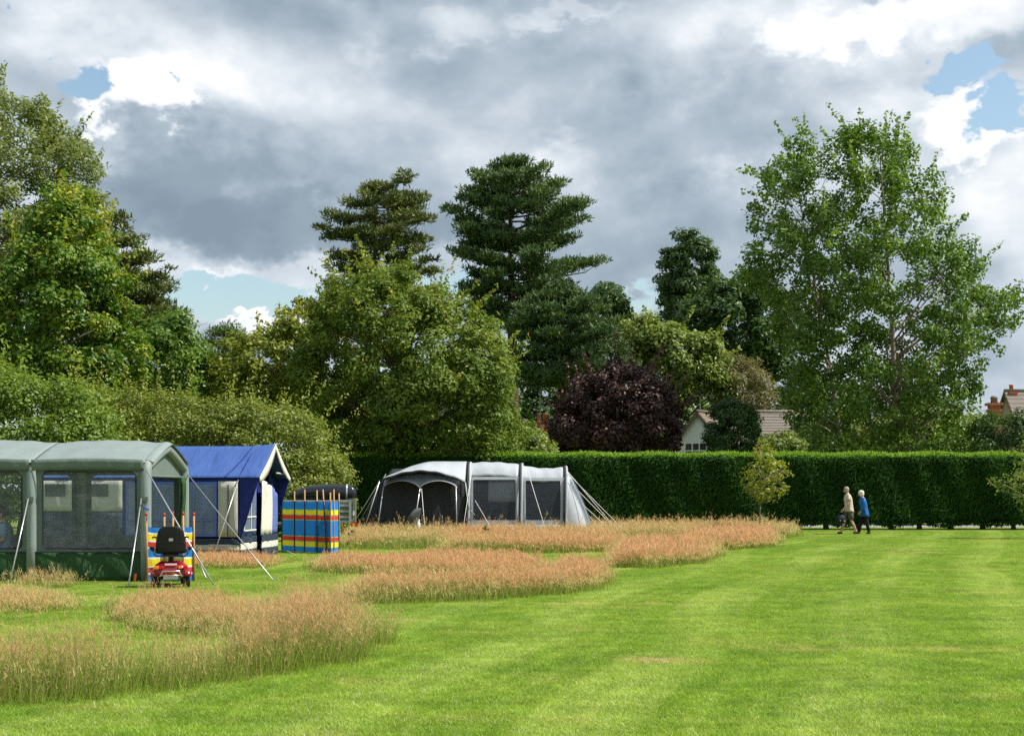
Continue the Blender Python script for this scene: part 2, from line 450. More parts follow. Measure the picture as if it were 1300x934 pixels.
def lawn_blades():
    m = 8200
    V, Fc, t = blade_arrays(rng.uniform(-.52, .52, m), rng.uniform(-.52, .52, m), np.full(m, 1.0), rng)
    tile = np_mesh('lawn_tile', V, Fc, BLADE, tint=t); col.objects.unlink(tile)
    pts = [(x, y, .0) for y in np.arange(6.5, 62.5, 1.0) for x in np.arange(-27, 27.1, 1.0) if abs(x) < y * .385 + 2.2]
    me = bpy.data.meshes.new('lawn_grass'); me.from_pydata(pts, [], [])
    o = bpy.data.objects.new('lawn_grass', me); col.objects.link(o)
    tag(o, 'short mown green lawn with pale mower tracks', 'grass', kind='stuff')
    g = bpy.data.node_groups.new('lawn_sward', 'GeometryNodeTree')
    g.interface.new_socket('Geometry', in_out='INPUT', socket_type='NodeSocketGeometry'); g.interface.new_socket('Geometry', in_out='OUTPUT', socket_type='NodeSocketGeometry')
    gi = g.nodes.new('NodeGroupInput'); go = g.nodes.new('NodeGroupOutput')
    oi = g.nodes.new('GeometryNodeObjectInfo'); oi.inputs['Object'].default_value = tile; oi.inputs['As Instance'].default_value = True
    ip = g.nodes.new('GeometryNodeInstanceOnPoints')
    rv = g.nodes.new('FunctionNodeRandomValue'); rv.data_type = 'INT'; rv.inputs[4].default_value = 0; rv.inputs[5].default_value = 3
    mu = g.nodes.new('ShaderNodeMath'); mu.operation = 'MULTIPLY'; mu.inputs[1].default_value = math.pi / 2; g.links.new(rv.outputs[2], mu.inputs[0])
    cx_ = g.nodes.new('ShaderNodeCombineXYZ'); g.links.new(mu.outputs[0], cx_.inputs[2])
    g.links.new(gi.outputs[0], ip.inputs['Points']); g.links.new(oi.outputs['Geometry'], ip.inputs['Instance']); g.links.new(cx_.outputs[0], ip.inputs['Rotation']); g.links.new(ip.outputs[0], go.inputs[0])
    o.modifiers.new('sward', 'NODES').node_group = g
lawn_blades()

# tall pink-brown meadow grass left standing in curving beds
def grass_mat():
    m = bpy.data.materials.new('meadow_grass'); m.use_nodes = True
    t = NT(m.node_tree); b = t.n['Principled BSDF']; out = t.n['Material Output']
    a = t.new('ShaderNodeAttribute', attribute_name='hue')
    t.l.new(a.outputs['Color'], b.inputs['Base Color']); b.inputs['Roughness'].default_value = .6; b.inputs['Specular IOR Level'].default_value = .2
    tr = t.new('ShaderNodeBsdfTranslucent'); t.l.new(a.outputs['Color'], tr.inputs[0])
    mx = t.new('ShaderNodeMixShader'); mx.inputs[0].default_value = .5
    t.l.new(b.outputs[0], mx.inputs[1]); t.l.new(tr.outputs[0], mx.inputs[2]); t.l.new(mx.outputs[0], out.inputs[0])
    return m
GRASS = grass_mat()
def in_poly(x, y, poly):
    x = np.asarray(x); y = np.asarray(y); r = np.zeros(x.shape, bool)
    n = len(poly); j = n - 1
    for i in range(n):
        xi, yi = poly[i]; xj, yj = poly[j]
        if yi != yj:
            r ^= ((yi > y) != (yj > y)) & (x < (xj - xi) * (y - yi) / (yj - yi) + xi)
        j = i
    return r
def dist_poly(x, y, poly):
    d2 = np.full(np.shape(x), 1e9)
    n = len(poly)
    for i in range(n):
        ax, ay = poly[i]; bx, by = poly[(i + 1) % n]
        ex, ey = bx - ax, by - ay
        t = np.clip(((x - ax) * ex + (y - ay) * ey) / (ex * ex + ey * ey + 1e-12), 0, 1)
        d2 = np.minimum(d2, (x - ax - t * ex) ** 2 + (y - ay - t * ey) ** 2)
    return np.sqrt(d2)
def smooth_noise(x, y, s, seed):
    r_ = np.random.default_rng(seed); o = 0
    for k in range(6):
        a = r_.random() * 6.28; f = s * (1 + .7 * k); ph = r_.random() * 6.28
        o = o + np.sin((x * math.cos(a) + y * math.sin(a)) * f + ph) / (1 + .5 * k)
    return o / 2.6
def meadow(px_poly, h, dens, label, pink=.8, green=.5, stalks=.012, seed=1, grp='standing meadow grass left between the mown strips'):
    poly = [G(*p) for p in px_poly]
    xs = [p[0] for p in poly]; ys = [p[1] for p in poly]
    r_ = np.random.default_rng(seed)
    # ragged outline
    area = (max(xs) - min(xs)) * (max(ys) - min(ys))
    N = int(area * dens * 1.15)
    X = r_.uniform(min(xs) - .3, max(xs) + .3, N); Y = r_.uniform(min(ys) - .3, max(ys) + .3, N)
    jx = X + r_.normal(0, .07, N) + .16 * smooth_noise(X, Y, 2.1, seed + 3); jy = Y + r_.normal(0, .07, N) + .16 * smooth_noise(X, Y, 1.8, seed + 4)
    k = in_poly(jx, jy, poly)
    X = X[k]; Y = Y[k]; N = len(X)
    d = dist_poly(X, Y, poly)
    edge = np.clip(.50 + d / .8 + r_.normal(0, .12, N), .4, 1.05)
    sz = np.clip(np.mean(Y) / 12.5, .95, 3.4)          # coarser stems further off
    patch = smooth_noise(X, Y, 1.1, seed)
    H = h * edge * (1 + .22 * patch + .14 * smooth_noise(X, Y, 4.5, seed + 21)) * r_.normal(1, .20, N).clip(.45, 1.6)
    tall = r_.random(N) < stalks
    H = np.where(tall, H * 1.3 + .08, H)
    pk = np.clip((pink + .12) * np.clip(.15 + d / .42, .15, 1.0) + .30 * smooth_noise(X, Y, .8, seed + 9) + r_.normal(0, .15, N), 0, 1)
    VV = []; FF = []; CC = []; nb = 0
    windx, windy = .20, -.06
    def put(v, f, c):
        nonlocal nb
        VV.append(v.reshape(-1, 3)); CC.append(c.reshape(-1, 4)); FF.append((f + nb).reshape(-1, 3)); nb += v.shape[0] * v.shape[1]
    def colr(n, a, var):
        c = np.ones((n, 4)); c[:, :3] = np.array(a) * r_.normal(1, var, (n, 1)).clip(.5, 1.6) * r_.normal(1, .05, (n, 3)).clip(.8, 1.2); return c
    lx = (windx + .22 * smooth_noise(X, Y, 3.3, seed + 31) + r_.normal(0, .16, N)) * H; ly = (windy + .18 * smooth_noise(X, Y, 2.9, seed + 32) + r_.normal(0, .16, N)) * H
    th = r_.random(N) * 6.283; w_ = (.0016 + .001 * r_.random(N)) * sz
    ax, ay = np.cos(th) * w_, np.sin(th) * w_
    # stem ribbon: base, mid, top
    v = np.empty((N, 5, 3)); z0 = np.zeros(N)
    v[:, 0] = np.stack([X - ax, Y - ay, z0], 1); v[:, 1] = np.stack([X + ax, Y + ay, z0], 1)
    mx_, my_ = X + lx * .3, Y + ly * .3
    v[:, 2] = np.stack([mx_ - ax * .8, my_ - ay * .8, H * .55], 1); v[:, 3] = np.stack([mx_ + ax * .8, my_ + ay * .8, H * .55], 1)
    v[:, 4] = np.stack([X + lx, Y + ly, H * .97], 1)
    base = np.arange(N)[:, None, None] * 5
    f = base + np.array([[0, 1, 3], [0, 3, 2], [2, 3, 4]])[None]
    cg = colr(N, (.28, .35, .06), .2); cs = colr(N, (.38, .40, .12), .18); ct = colr(N, (.62, .44, .26), .18)
    pale = colr(N, (.74, .62, .36), .12); cs[tall] = pale[tall]; ct[tall] = pale[tall]
    c = np.stack([cg, cg, cs, cs, ct], 1)
    put(v, f, c)
    # open panicle: many short fine bristles
    nb_ = 11
    for q in range(nb_):
        fr = .72 + .30 * r_.random(N) ** .8
        wz = np.where(tall, .4, 1.0)
        cx = X + lx * fr ** 1.6 + r_.normal(0, .022, N) * wz * sz ** .4; cy = Y + ly * fr ** 1.6 + r_.normal(0, .022, N) * wz * sz ** .4; cz = H * fr + r_.normal(0, .012, N)
        L = (.024 + .034 * r_.random(N)) * sz ** .75; ww = (.0015 + .0013 * r_.random(N)) * sz ** 1.05
        a1 = r_.random(N) * 6.283; up = r_.uniform(-.3, 1.2, N)
        dx, dy, dz = np.cos(a1), np.sin(a1), up
        v = np.empty((N, 3, 3))
        v[:, 0] = np.stack([cx - dy * ww, cy + dx * ww, cz], 1); v[:, 1] = np.stack([cx + dy * ww, cy - dx * ww, cz], 1)
        v[:, 2] = np.stack([cx + dx * L * .6, cy + dy * L * .6, cz + dz * L], 1)
        f = np.arange(N)[:, None, None] * 3 + np.array([[0, 1, 2]])[None]
        A = colr(N, (.68, .395, .195), .2); B = colr(N, (.62, .54, .21), .2)
        c1 = A * pk[:, None] + B * (1 - pk[:, None]); c1[:, 3] = 1
        keep = r_.random(N) < np.where(tall, 1.0, .30 + .70 * pk)
        v = v[keep]; c = np.repeat(c1[keep][:, None], 3, 1); f = np.arange(len(v))[:, None, None] * 3 + np.array([[0, 1, 2]])[None]
        put(v, f, c)
    # leafy green base
    M = int(N * 2.2 * (green + .5))
    idx = r_.integers(0, N, M)
    bx_ = X[idx] + r_.normal(0, .05, M); by_ = Y[idx] + r_.normal(0, .05, M)
    hb = H[idx] * r_.uniform(.25, .88, M) * (.8 + .25 * min(green, 1.0))
    a1 = r_.random(M) * 6.283; w_ = (.0022 + .0018 * r_.random(M)) * sz
    ax, ay = np.cos(a1) * w_, np.sin(a1) * w_
    tx = r_.normal(.14, .28, M) * hb; ty = r_.normal(0, .28, M) * hb
    v = np.empty((M, 3, 3))
    v[:, 0] = np.stack([bx_ - ax, by_ - ay, np.zeros(M)], 1); v[:, 1] = np.stack([bx_ + ax, by_ + ay, np.zeros(M)], 1); v[:, 2] = np.stack([bx_ + tx, by_ + ty, hb], 1)
    cg = colr(M, (.26, .37, .05), .25); cy_ = colr(M, (.36, .33, .10), .2); sel = r_.random(M) < .25
    cg[sel] = cy_[sel]
    put(v, np.arange(M)[:, None, None] * 3 + np.array([[0, 1, 2]])[None], np.repeat(cg[:, None], 3, 1))
    o = np_mesh('meadow_grass', np.concatenate(VV), np.concatenate(FF), GRASS, colr=np.concatenate(CC))
    tag(o, label, 'tall grass', grp, 'stuff')
meadow([(-80, 902), (0, 894), (130, 889), (260, 873), (380, 858), (445, 843), (478, 824), (476, 810), (430, 797), (330, 800), (300, 835), (250, 860), (150, 864), (0, 866), (-80, 868)],
       .48, 600, 'nearest tall pink-brown grass bed curving at lower left', .78, .75, .05, 11)
meadow([(140, 790), (180, 801), (260, 809), (330, 813), (420, 812), (440, 800), (380, 790), (300, 775), (200, 768), (140, 774)],
       .22, 560, 'greener arm of tall grass behind the nearest bed, in front of scooter', .5, 1.2, .04, 12)
meadow([(-60, 783), (0, 784), (90, 776), (100, 762), (0, 754), (-60, 754)], .15, 420, 'low brownish grass patch before the green tent at left edge', .5, .8, .03, 13)
meadow([(10, 746), (95, 747), (100, 741), (10, 739)], .17, 260, 'thin row of brown seed heads at the green tent skirt', .6, .2, .3, 14)
meadow([(430, 769), (520, 767), (620, 763), (720, 756), (770, 747), (780, 738), (760, 730), (700, 726), (690, 738), (640, 748), (560, 752), (430, 755)],
       .32, 330, 'rounded pink-brown grass bed reaching onto lawn at middle of the picture', .9, .5, .01, 15)
meadow([(395, 728), (500, 731), (600, 732), (680, 734), (700, 723), (600, 713), (500, 715), (395, 717)], .24, 220, 'pink-brown grass arm running right from the large striped windbreak', .85, .5, .01, 16)
meadow([(762, 722), (830, 722), (900, 715), (916, 706), (900, 698), (830, 695), (780, 700)], .33, 150, 'domed pink-brown grass bed jutting onto lawn below the slim sapling', .95, .35, .006, 17)
meadow([(850, 699), (920, 700), (985, 695), (992, 688), (960, 682), (880, 684)], .34, 120, 'pink-brown grass bed just in front of the slim sapling', .95, .3, .01, 18)
meadow([(560, 701), (700, 703), (790, 701), (800, 690), (700, 686), (560, 688)], .30, 110, 'grass bed between grey awning and the mown strip', .8, .6, .015, 19)
meadow([(425, 698), (560, 698), (600, 690), (780, 688), (930, 684), (1010, 683), (1014, 676), (930, 674), (780, 676), (600, 679), (425, 684)],
       .37, 66, 'long far bed of tall straw-coloured grass below the grey awning', .45, .6, .05, 20)
meadow([(238, 722), (340, 723), (362, 714), (300, 709), (238, 708)], .16, 200, 'low grass fringe along the blue tent skirt', .75, .5, .02, 21)

# ------------------------------------------------------------------ trees and hedges
def leaf_mesh(C, N, L, Wd, r_, droop=.15):
    """folded leaf blades: C centres, N facing"""
    n = len(C)
    rd = r_.normal(0, 1, (n, 3)); rd[:, 2] -= droop * 2
    T = rd - N * np.sum(rd * N, 1)[:, None]; T /= np.linalg.norm(T, axis=1)[:, None] + 1e-9
    B = np.cross(N, T)
    L = (L * r_.uniform(.7, 1.25, n))[:, None]; Wd = (Wd * r_.uniform(.75, 1.2, n))[:, None]
    V = np.empty((n, 4, 3))
    V[:, 0] = C - T * L * .5; V[:, 2] = C + T * L * .5
    V[:, 1] = C + B * Wd * .5 + N * Wd * .22 - T * L * .06; V[:, 3] = C - B * Wd * .5 + N * Wd * .22 - T * L * .06
    Fc = (np.arange(n)[:, None, None] * 4 + np.array([[0, 3, 2], [0, 2, 1]])[None]).reshape(-1, 3)
    return V.reshape(-1, 3), Fc
def unit(v):
    return v / (np.linalg.norm(v, axis=1)[:, None] + 1e-9)
def volume_points(px_poly, Y, depth, n, r_, shell=3.0, margin=0.0):
    """points in the rounded volume whose silhouette is the outline"""
    poly = [(P(px, py, Y)[0], P(px, py, Y)[2]) for px, py in px_poly]
    xs = [p[0] for p in poly]; zs = [p[1] for p in poly]
    gx, gz = np.meshgrid(np.linspace(min(xs), max(xs), 40), np.linspace(min(zs), max(zs), 40))
    ins = in_poly(gx, gz, poly); Rm = (dist_poly(gx, gz, poly) * ins).max()
    out = []; got = 0
    while got < n:
        m = n * 4
        x = r_.uniform(min(xs), max(xs), m); z = r_.uniform(min(zs), max(zs), m); w_ = r_.uniform(-1, 1, m)
        d_ = dist_poly(x, z, poly)
        ok = in_poly(x, z, poly) & (d_ > margin)
        q = np.clip(1 - d_ / Rm, 0, 1)
        e = np.sqrt(q * q + w_ * w_)
        ok &= (e < 1) & (r_.random(m) < .12 + .88 * e ** shell)
        p = np.stack([x, Y + w_ * depth, z], 1)[ok]
        out.append(p); got += len(p)
    return np.concatenate(out)[:n], poly, Rm
def limb(mb, a, b, r0, r1, r_, sag=.1, n=5, sides=5):
    a = np.array(a, float); b = np.array(b, float); L = np.linalg.norm(b - a)
    pts = []; rad = []
    off = r_.normal(0, .06 * L, 3)
    for i in range(n + 1):
        t = i / n
        p = a + (b - a) * t + off * math.sin(math.pi * t) + np.array([0, 0, sag * L * math.sin(math.pi * t)]) + r_.normal(0, .012 * L, 3) * (0 < i < n)
        pts.append(tuple(p)); rad.append(r0 + (r1 - r0) * t)
    mb.tube(pts, rad, sides)
    return pts
BARK = pm('bark', (.11, .085, .06), .9, .35, 5, .8, 30, stretch=(1, 1, .25))
BARK_PALE = pm('pale_bark', (.30, .24, .19), .85, .35, 4, .5, 30, stretch=(1, 1, .3))
BARK_PINE = pm('pine_bark', (.10, .062, .045), .9, .35, 4, .8, 25, stretch=(1, 1, .3))
def tree(name, label, px_poly, Y, depth, leafm, n_clump=220, n_leaf=30000, leaf=(.17, .1), rc=.75, cat='tree', group=None, base=None,
         trunk_r=.28, shell=3.0, bark=BARK, seed=1, limbs=26, flat=.8, upn=.55, tip=0.0, droop=.15, margin=.35, shoots=0, trunks=None, bias=0.0, upshoot=.7, boughs=0, pull=(.15, .42)):
    r_ = np.random.default_rng(seed)
    C, poly, Rm = volume_points(px_poly, Y, depth, n_clump, r_, shell, margin * rc)
    if boughs:
        Bc, _, _ = volume_points(px_poly, Y, depth, boughs, r_, shell * 1.5, margin * rc * 1.6)
        dd_ = np.linalg.norm(C[:, None] - Bc[None], axis=2); nn = dd_.argmin(1)
        pl_ = np.where(r_.random(n_clump) < .8, r_.uniform(pull[0], pull[1], n_clump), 0)[:, None]
        C = C + (Bc[nn] - C) * pl_
    xs = [p[0] for p in poly]; zs = [p[1] for p in poly]
    cx = (base if base is not None else .5 * (min(xs) + max(xs)))
    t = thing(name, (cx, Y, 0), label, cat, group=group)
    off = np.array([cx, Y, 0.0])
    # leaves in clumps of uneven size
    rk = rc * r_.uniform(.6, 1.35, n_clump)
    wgt = rk ** 2; cnt = r_.multinomial(n_leaf, wgt / wgt.sum())
    idx = np.repeat(np.arange(n_clump), cnt)
    dirs = unit(r_.normal(0, 1, (n_leaf, 3)))
    rad = r_.random(n_leaf) ** .45
    off_c = dirs * (rk[idx] * rad)[:, None]; off_c[:, 2] *= flat
    pos = C[idx] + off_c
    ctr = np.array([cx, Y, .5 * (min(zs) + max(zs))])
    outw = unit(C[idx] - ctr)
    Nn = unit(dirs * .45 + outw * .35 + np.array([0, 0, upn]) + r_.normal(0, .42, (n_leaf, 3)))
    tint = np.clip(r_.normal(.42, .16, n_leaf) + r_.normal(0, .11, n_clump)[idx] + bias, 0, 1)
    if tip:
        hrel = (pos[:, 2] - min(zs)) / (max(zs) - min(zs))
        tint = np.clip(tint + tip * np.clip(hrel - .35, 0, 1) * (rad > .6) * r_.random(n_leaf), 0, 1)
    extraV = None
    if shoots:
        # young shoots standing clear of the outline
        k = r_.integers(0, n_clump, shoots * 3); kk = k[np.argsort(-C[k, 2] - np.abs(C[k, 0] - cx) * .6)[:shoots]]
        ps = []
        for i in kk:
            dv = unit((unit((C[i] - ctr)[None]) * .9 + np.array([[0, 0, upshoot]]) + r_.normal(0, .3, (1, 3))))[0]
            L = r_.uniform(.6, 1.5) + rk[i] * .8
            ps.append(C[i] + dv * (np.linspace(.2, 1, 26) * L)[:, None] + r_.normal(0, .06, (26, 3)))
        ps = np.concatenate(ps); pos = np.concatenate([pos, ps]); Nn = np.concatenate([Nn, unit(r_.normal(0, 1, (len(ps), 3)) + np.array([0, 0, .4]))]); tint = np.concatenate([tint, np.clip(r_.normal(.7, .15, len(ps)), 0, 1)])
    keep = pos[:, 2] > .12
    pos, Nn, tint = pos[keep], Nn[keep], tint[keep]
    V, Fc = leaf_mesh(pos - off, Nn, np.full(len(pos), leaf[0]), np.full(len(pos), leaf[1]), r_, droop)
    np_mesh('crown', V, Fc, leafm, t, tint=np.repeat(tint, 4))
    # trunk, limbs and boughs
    for bx_, tx_, tz_, tr_ in (trunks or [(cx, cx + .1 * (r_.random() - .5), max(zs) - .12 * (max(zs) - min(zs)), trunk_r)]):
        mb = MB(); H = tz_
        sp = [(bx_ + (tx_ - bx_) * s_ + .012 * H * math.sin(4 * s_ + seed) - cx, .01 * H * math.cos(3 * s_ + seed), H * s_ - .1 * (s_ == 0)) for s_ in np.linspace(0, 1, 12)]
        mb.tube(sp, [tr_ * (1.35 if i == 0 else 1) * (1 - .93 * (i / 11) ** .85) for i in range(12)], 9)
        near = C[np.abs(C[:, 0] - (bx_ + tx_) / 2) < 1e9]
        pick = r_.choice(len(near), min(limbs, len(near)), replace=False)
        for i in pick:
            e = near[i] - off
            if trunks and len(trunks) > 1:
                dd = [abs(near[i][0] - (a_ + (b_ - a_) * .6)) for a_, b_, _, _ in trunks]
                if dd[[q[0] for q in trunks].index(bx_)] > min(dd) + .01: continue
            hz = np.hypot(e[0] - sp[6][0], e[1])
            zs_ = max(.18 * H, min(e[2] - hz * r_.uniform(.5, .95), H * .93))
            s_ = zs_ / H * 11; j = int(min(s_, 10)); f_ = s_ - j
            a_ = np.array(sp[j]) * (1 - f_) + np.array(sp[j + 1]) * f_
            rr = max(.02, tr_ * (1 - .93 * (zs_ / H) ** .85) * .5)
            pts = limb(mb, a_, e, rr, .012, r_, .06)
            for q in range(2):
                st_ = np.array(pts[r_.integers(2, 5)]); limb(mb, st_, st_ + (e - st_) * .6 + r_.normal(0, .6 * rc, 3), rr * .35, .008, r_, .05, 3, 4)
        mb.build('trunk', bark, t, smooth=True)
    return t

def pine(name, label, Y, trunk_px, base_px, top_py, levels, seed=1, leafm=None, density=1.0, pad=.85, group=None, needle=(.30, .038), depth_k=.75, trunk_r=.42, tuft_n=84):
    """levels: (row py, left reach px, right reach px, rise of the branch)"""
    r_ = np.random.default_rng(seed)
    bx_, _, _ = P(base_px, HZ, Y); tx_, _, tz = P(trunk_px, top_py, Y)
    t = thing(name, (bx_, Y, 0), label, 'tree', group=group)
    mb = MB()
    sp = [np.array([(tx_ - bx_) * s_ + .1 * math.sin(5 * s_), .1 * math.cos(4 * s_), tz * s_ - .1 * (s_ == 0)]) for s_ in np.linspace(0, 1, 14)]
    mb.tube([tuple(p) for p in sp], [trunk_r * (1.3 if i == 0 else 1) * (1 - .9 * i / 13) for i in range(14)], 9)
    pads = []
    for py, l_, r__, rise in levels:
        zc = P(0, py, Y)[2]
        reach = {-1: (trunk_px - l_) / F * Y, 1: (r__ - trunk_px) / F * Y}
        nb_ = 7
        for b in range(nb_):
            ang = 2 * math.pi * (b + r_.uniform(-.3, .3)) / nb_
            cxx, cyy = math.cos(ang), math.sin(ang)
            if b == 0: cxx, cyy = 1.0, .08
            if b == 3: cxx, cyy = -1.0, -.08
            side = 1 if cxx > 0 else -1
            full = abs(cxx) > .97
            Lr = reach[side] * (abs(cxx) + depth_k * abs(cyy) if not full else 1.0) * (r_.uniform(.8, 1.0) if not full else r_.uniform(.93, 1.0))
            if Lr < .3: Lr = .5
            z0 = zc - rise * Lr + r_.uniform(-.2, .2)
            s_ = min(max(z0 / tz, .05), .985); j = int(min(s_ * 13, 12)); f_ = s_ * 13 - j
            a_ = sp[j] * (1 - f_) + sp[j + 1] * f_
            e = np.array([a_[0] + cxx * Lr * .94, cyy * Lr * .94, zc + r_.uniform(-.4, .4)])
            limb(mb, a_, e, max(.035, trunk_r * .26 * (1 - s_ * .6)), .015, r_, -.04, 5, 5)
            m = max(2, int(Lr / .58 * density))
            for q in range(m):
                u = .32 + .68 * (q + r_.random()) / m
                c = a_ + (e - a_) * u + np.array([0, 0, -.04 * Lr * math.sin(math.pi * u)])
                sidew = r_.normal(0, .10 + .16 * Lr * (1 - .4 * u) * .35)
                c = c + np.array([-cyy, cxx, 0]) * sidew + np.array([0, 0, r_.uniform(-.05, .22)])
                pads.append((c, pad * r_.uniform(.55, 1.15)))
    for q in range(int(4 * density)):
        pads.append((sp[-1] + r_.normal(0, .4, 3) * np.array([1, 1, .4]), pad * .9))
    mb.build('trunk', BARK_PINE, t, smooth=True)
    C = np.array([p[0] for p in pads]); rk = np.array([p[1] for p in pads])
    cnt = np.maximum(6, (tuft_n * rk ** 2 / pad ** 2)).astype(int); idx = np.repeat(np.arange(len(C)), cnt); n = len(idx)
    dirs = unit(r_.normal(0, 1, (n, 3))); rad = r_.random(n) ** .5
    off_c = dirs * (rk[idx] * rad)[:, None]; off_c[:, 2] *= .33
    pos = C[idx] + off_c
    # needle sprays: long thin blades fanning up and out
    T = unit(dirs * .6 + np.array([0, 0, .75]) + r_.normal(0, .4, (n, 3)))
    k = 2
    pos = np.repeat(pos, k, 0); T = unit(np.repeat(T, k, 0) + r_.normal(0, .45, (n * k, 3))); n2 = n * k
    B = unit(np.cross(T, r_.normal(0, 1, (n2, 3))))
    L = needle[0] * r_.uniform(.7, 1.2, n2)[:, None]; W_ = needle[1] * r_.uniform(.7, 1.3, n2)[:, None]
    V = np.empty((n2, 4, 3)); V[:, 0] = pos - B * W_; V[:, 1] = pos + B * W_; V[:, 2] = pos + T * L + B * W_ * .5; V[:, 3] = pos + T * L - B * W_ * .5
    Fc = np.arange(n2 * 4).reshape(n2, 4)
    tint = np.clip(r_.normal(.45, .17, n2) + np.repeat(r_.normal(0, .1, len(C))[idx], k), 0, 1)
    np_mesh('crown', V.reshape(-1, 3), Fc, leafm, t, tint=np.repeat(tint, 4))
    return t

LF_ASH = leafmat('ash_leaf', [(0, (0.081, 0.127, 0.030)), (.5, (0.171, 0.216, 0.059)), (1, (0.356, 0.402, 0.149))])
LF_HORN = leafmat('hornbeam_leaf', [(0, (0.045, 0.107, 0.013)), (.5, (0.108, 0.215, 0.022)), (.75, (0.286, 0.345, 0.035)), (1, (0.643, 0.483, 0.064))])
LF_CHERRY = leafmat('cherry_leaf', [(0, (0.073, 0.125, 0.020)), (.5, (0.155, 0.229, 0.032)), (.8, (0.275, 0.330, 0.058)), (1, (0.452, 0.330, 0.087))], rough=.5, spec=.25)
LF_YELL = leafmat('yellow_green_leaf', [(0, (0.101, 0.144, 0.021)), (.5, (0.216, 0.273, 0.031)), (1, (0.489, 0.446, 0.071))])
LF_LIME = leafmat('lime_leaf', [(0, (0.086, 0.143, 0.029)), (.5, (0.200, 0.272, 0.051)), (1, (0.429, 0.458, 0.143))])
LF_DARK = leafmat('dark_leaf', [(0, (0.029, 0.067, 0.019)), (.5, (0.064, 0.128, 0.032)), (1, (0.160, 0.240, 0.064))])
LF_PINE = leafmat('pine_needle', [(0, (0.032, 0.072, 0.029)), (.5, (0.080, 0.144, 0.045)), (1, (0.224, 0.288, 0.080))], trans=.18, rough=.5)
LF_CEDAR = leafmat('warm_pine_needle', [(0, (0.045, 0.068, 0.021)), (.5, (0.112, 0.150, 0.036)), (1, (0.255, 0.270, 0.068))], trans=.18, rough=.5)
LF_COPPER = leafmat('copper_leaf', [(0, (.024, .011, .010)), (.5, (.056, .025, .023)), (1, (.17, .09, .08))], trans=.15, rough=.5, spec=.35)
LF_BIRCH = leafmat('poplar_leaf', [(0, (0.053, 0.108, 0.016)), (.5, (0.115, 0.216, 0.030)), (1, (0.299, 0.415, 0.075))], rough=.42, spec=.35)
LF_HEDGE = leafmat('mixed_hedge_leaf', [(0, (0.093, 0.139, 0.021)), (.5, (0.210, 0.265, 0.046)), (1, (0.420, 0.434, 0.115))])
LF_HEDGE2 = leafmat('near_hedge_leaf', [(0, (0.069, 0.131, 0.016)), (.5, (0.159, 0.248, 0.030)), (1, (0.317, 0.400, 0.083))])
LF_YEW = leafmat('yew_leaf', [(0, (0.022, 0.056, 0.011)), (.5, (0.049, 0.105, 0.020)), (1, (0.112, 0.196, 0.042))], trans=.2)
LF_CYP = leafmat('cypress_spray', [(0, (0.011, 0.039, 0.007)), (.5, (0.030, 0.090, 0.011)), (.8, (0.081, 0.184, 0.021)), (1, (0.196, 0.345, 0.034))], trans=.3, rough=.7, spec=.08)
LF_SAP = leafmat('sapling_leaf', [(0, (.11, .17, .016)), (.5, (.25, .31, .03)), (1, (.46, .36, .06))])
LF_PALE = leafmat('pale_dry_leaf', [(0, (.10, .10, .04)), (.5, (.20, .19, .09)), (1, (.34, .31, .18))])

GB = 'trees beyond the hedges'
tree('ash_tree', 'tall feathery olive-green tree rising highest at left edge', [(-170, 300), (-130, 180), (-70, 112), (0, 99), (45, 103), (85, 130), (108, 165), (148, 207), (152, 225), (130, 258), (142, 300), (150, 330), (140, 400), (60, 480), (-100, 500), (-190, 420)],
     72, 6.0, LF_ASH, 520, 66000, (.30, .105), .74, seed=21, boughs=70, pull=(.05, .28), group=GB, limbs=60, shell=2.2, flat=.75, shoots=60, trunk_r=.4, margin=.7)
tree('hornbeam_tree', 'dense dark green conical tree with yellow tips at left', [(-60, 500), (-45, 420), (-10, 350), (35, 285), (68, 238), (95, 212), (122, 240), (138, 290), (162, 350), (185, 420), (195, 495), (100, 520)],
     55, 3.4, LF_HORN, 400, 48000, (.19, .125), .55, seed=22, boughs=48, group=GB, tip=.45, limbs=30, shoots=30, margin=.6)
pine('scots_pine', 'dark pine showing to the right of the tall feathery tree', 80, 150, 150, 285, [(305, 110, 180, .1), (330, 110, 200, .1), (352, 110, 224, .12), (372, 110, 212, .1), (395, 110, 237, .1), (418, 110, 235, .1), (440, 110, 230, .1)], 23, LF_CEDAR, 1.2, .9, GB)
tree('field_maple', 'small green tree between dark conical tree and distant pine', [(168, 440), (195, 408), (235, 402), (262, 428), (264, 485), (245, 515), (170, 515)], 62, 2.4, LF_BIRCH, 120, 11000, (.2, .13), .55, seed=24, group=GB, trunk_r=.15)
pine('distant_pine', 'small distant dark pine against the blue gap of sky', 120, 288, 290, 418, [(424, 268, 304, .1), (438, 260, 318, .1), (455, 258, 312, .1), (470, 262, 320, .1)], 25, LF_PINE, 1.0, 1.0, GB, tuft_n=50)
tree('yellow_green_tree', 'yellow-green tree left of the big broad tree', [(255, 520), (262, 470), (285, 432), (318, 416), (350, 412), (385, 405), (410, 440), (410, 520), (350, 540)], 64, 3.0, LF_YELL, 200, 18000, (.2, .13), .52, seed=26, boughs=24, group=GB, shoots=16, trunk_r=.2)
tree('cherry_tree', 'big broad green tree behind the grey awning', [(362, 480), (378, 425), (394, 388), (425, 352), (455, 337), (482, 323), (508, 335), (545, 350), (582, 366), (612, 384), (640, 420), (655, 455), (664, 490), (672, 520), (682, 552), (676, 582), (600, 600), (480, 604), (436, 592), (425, 540), (380, 520)],
     60.5, 4.2, LF_CHERRY, 640, 70000, (.20, .115), .55, seed=27, boughs=75, group=GB, shoots=70, limbs=50, shell=3.5, margin=.5)
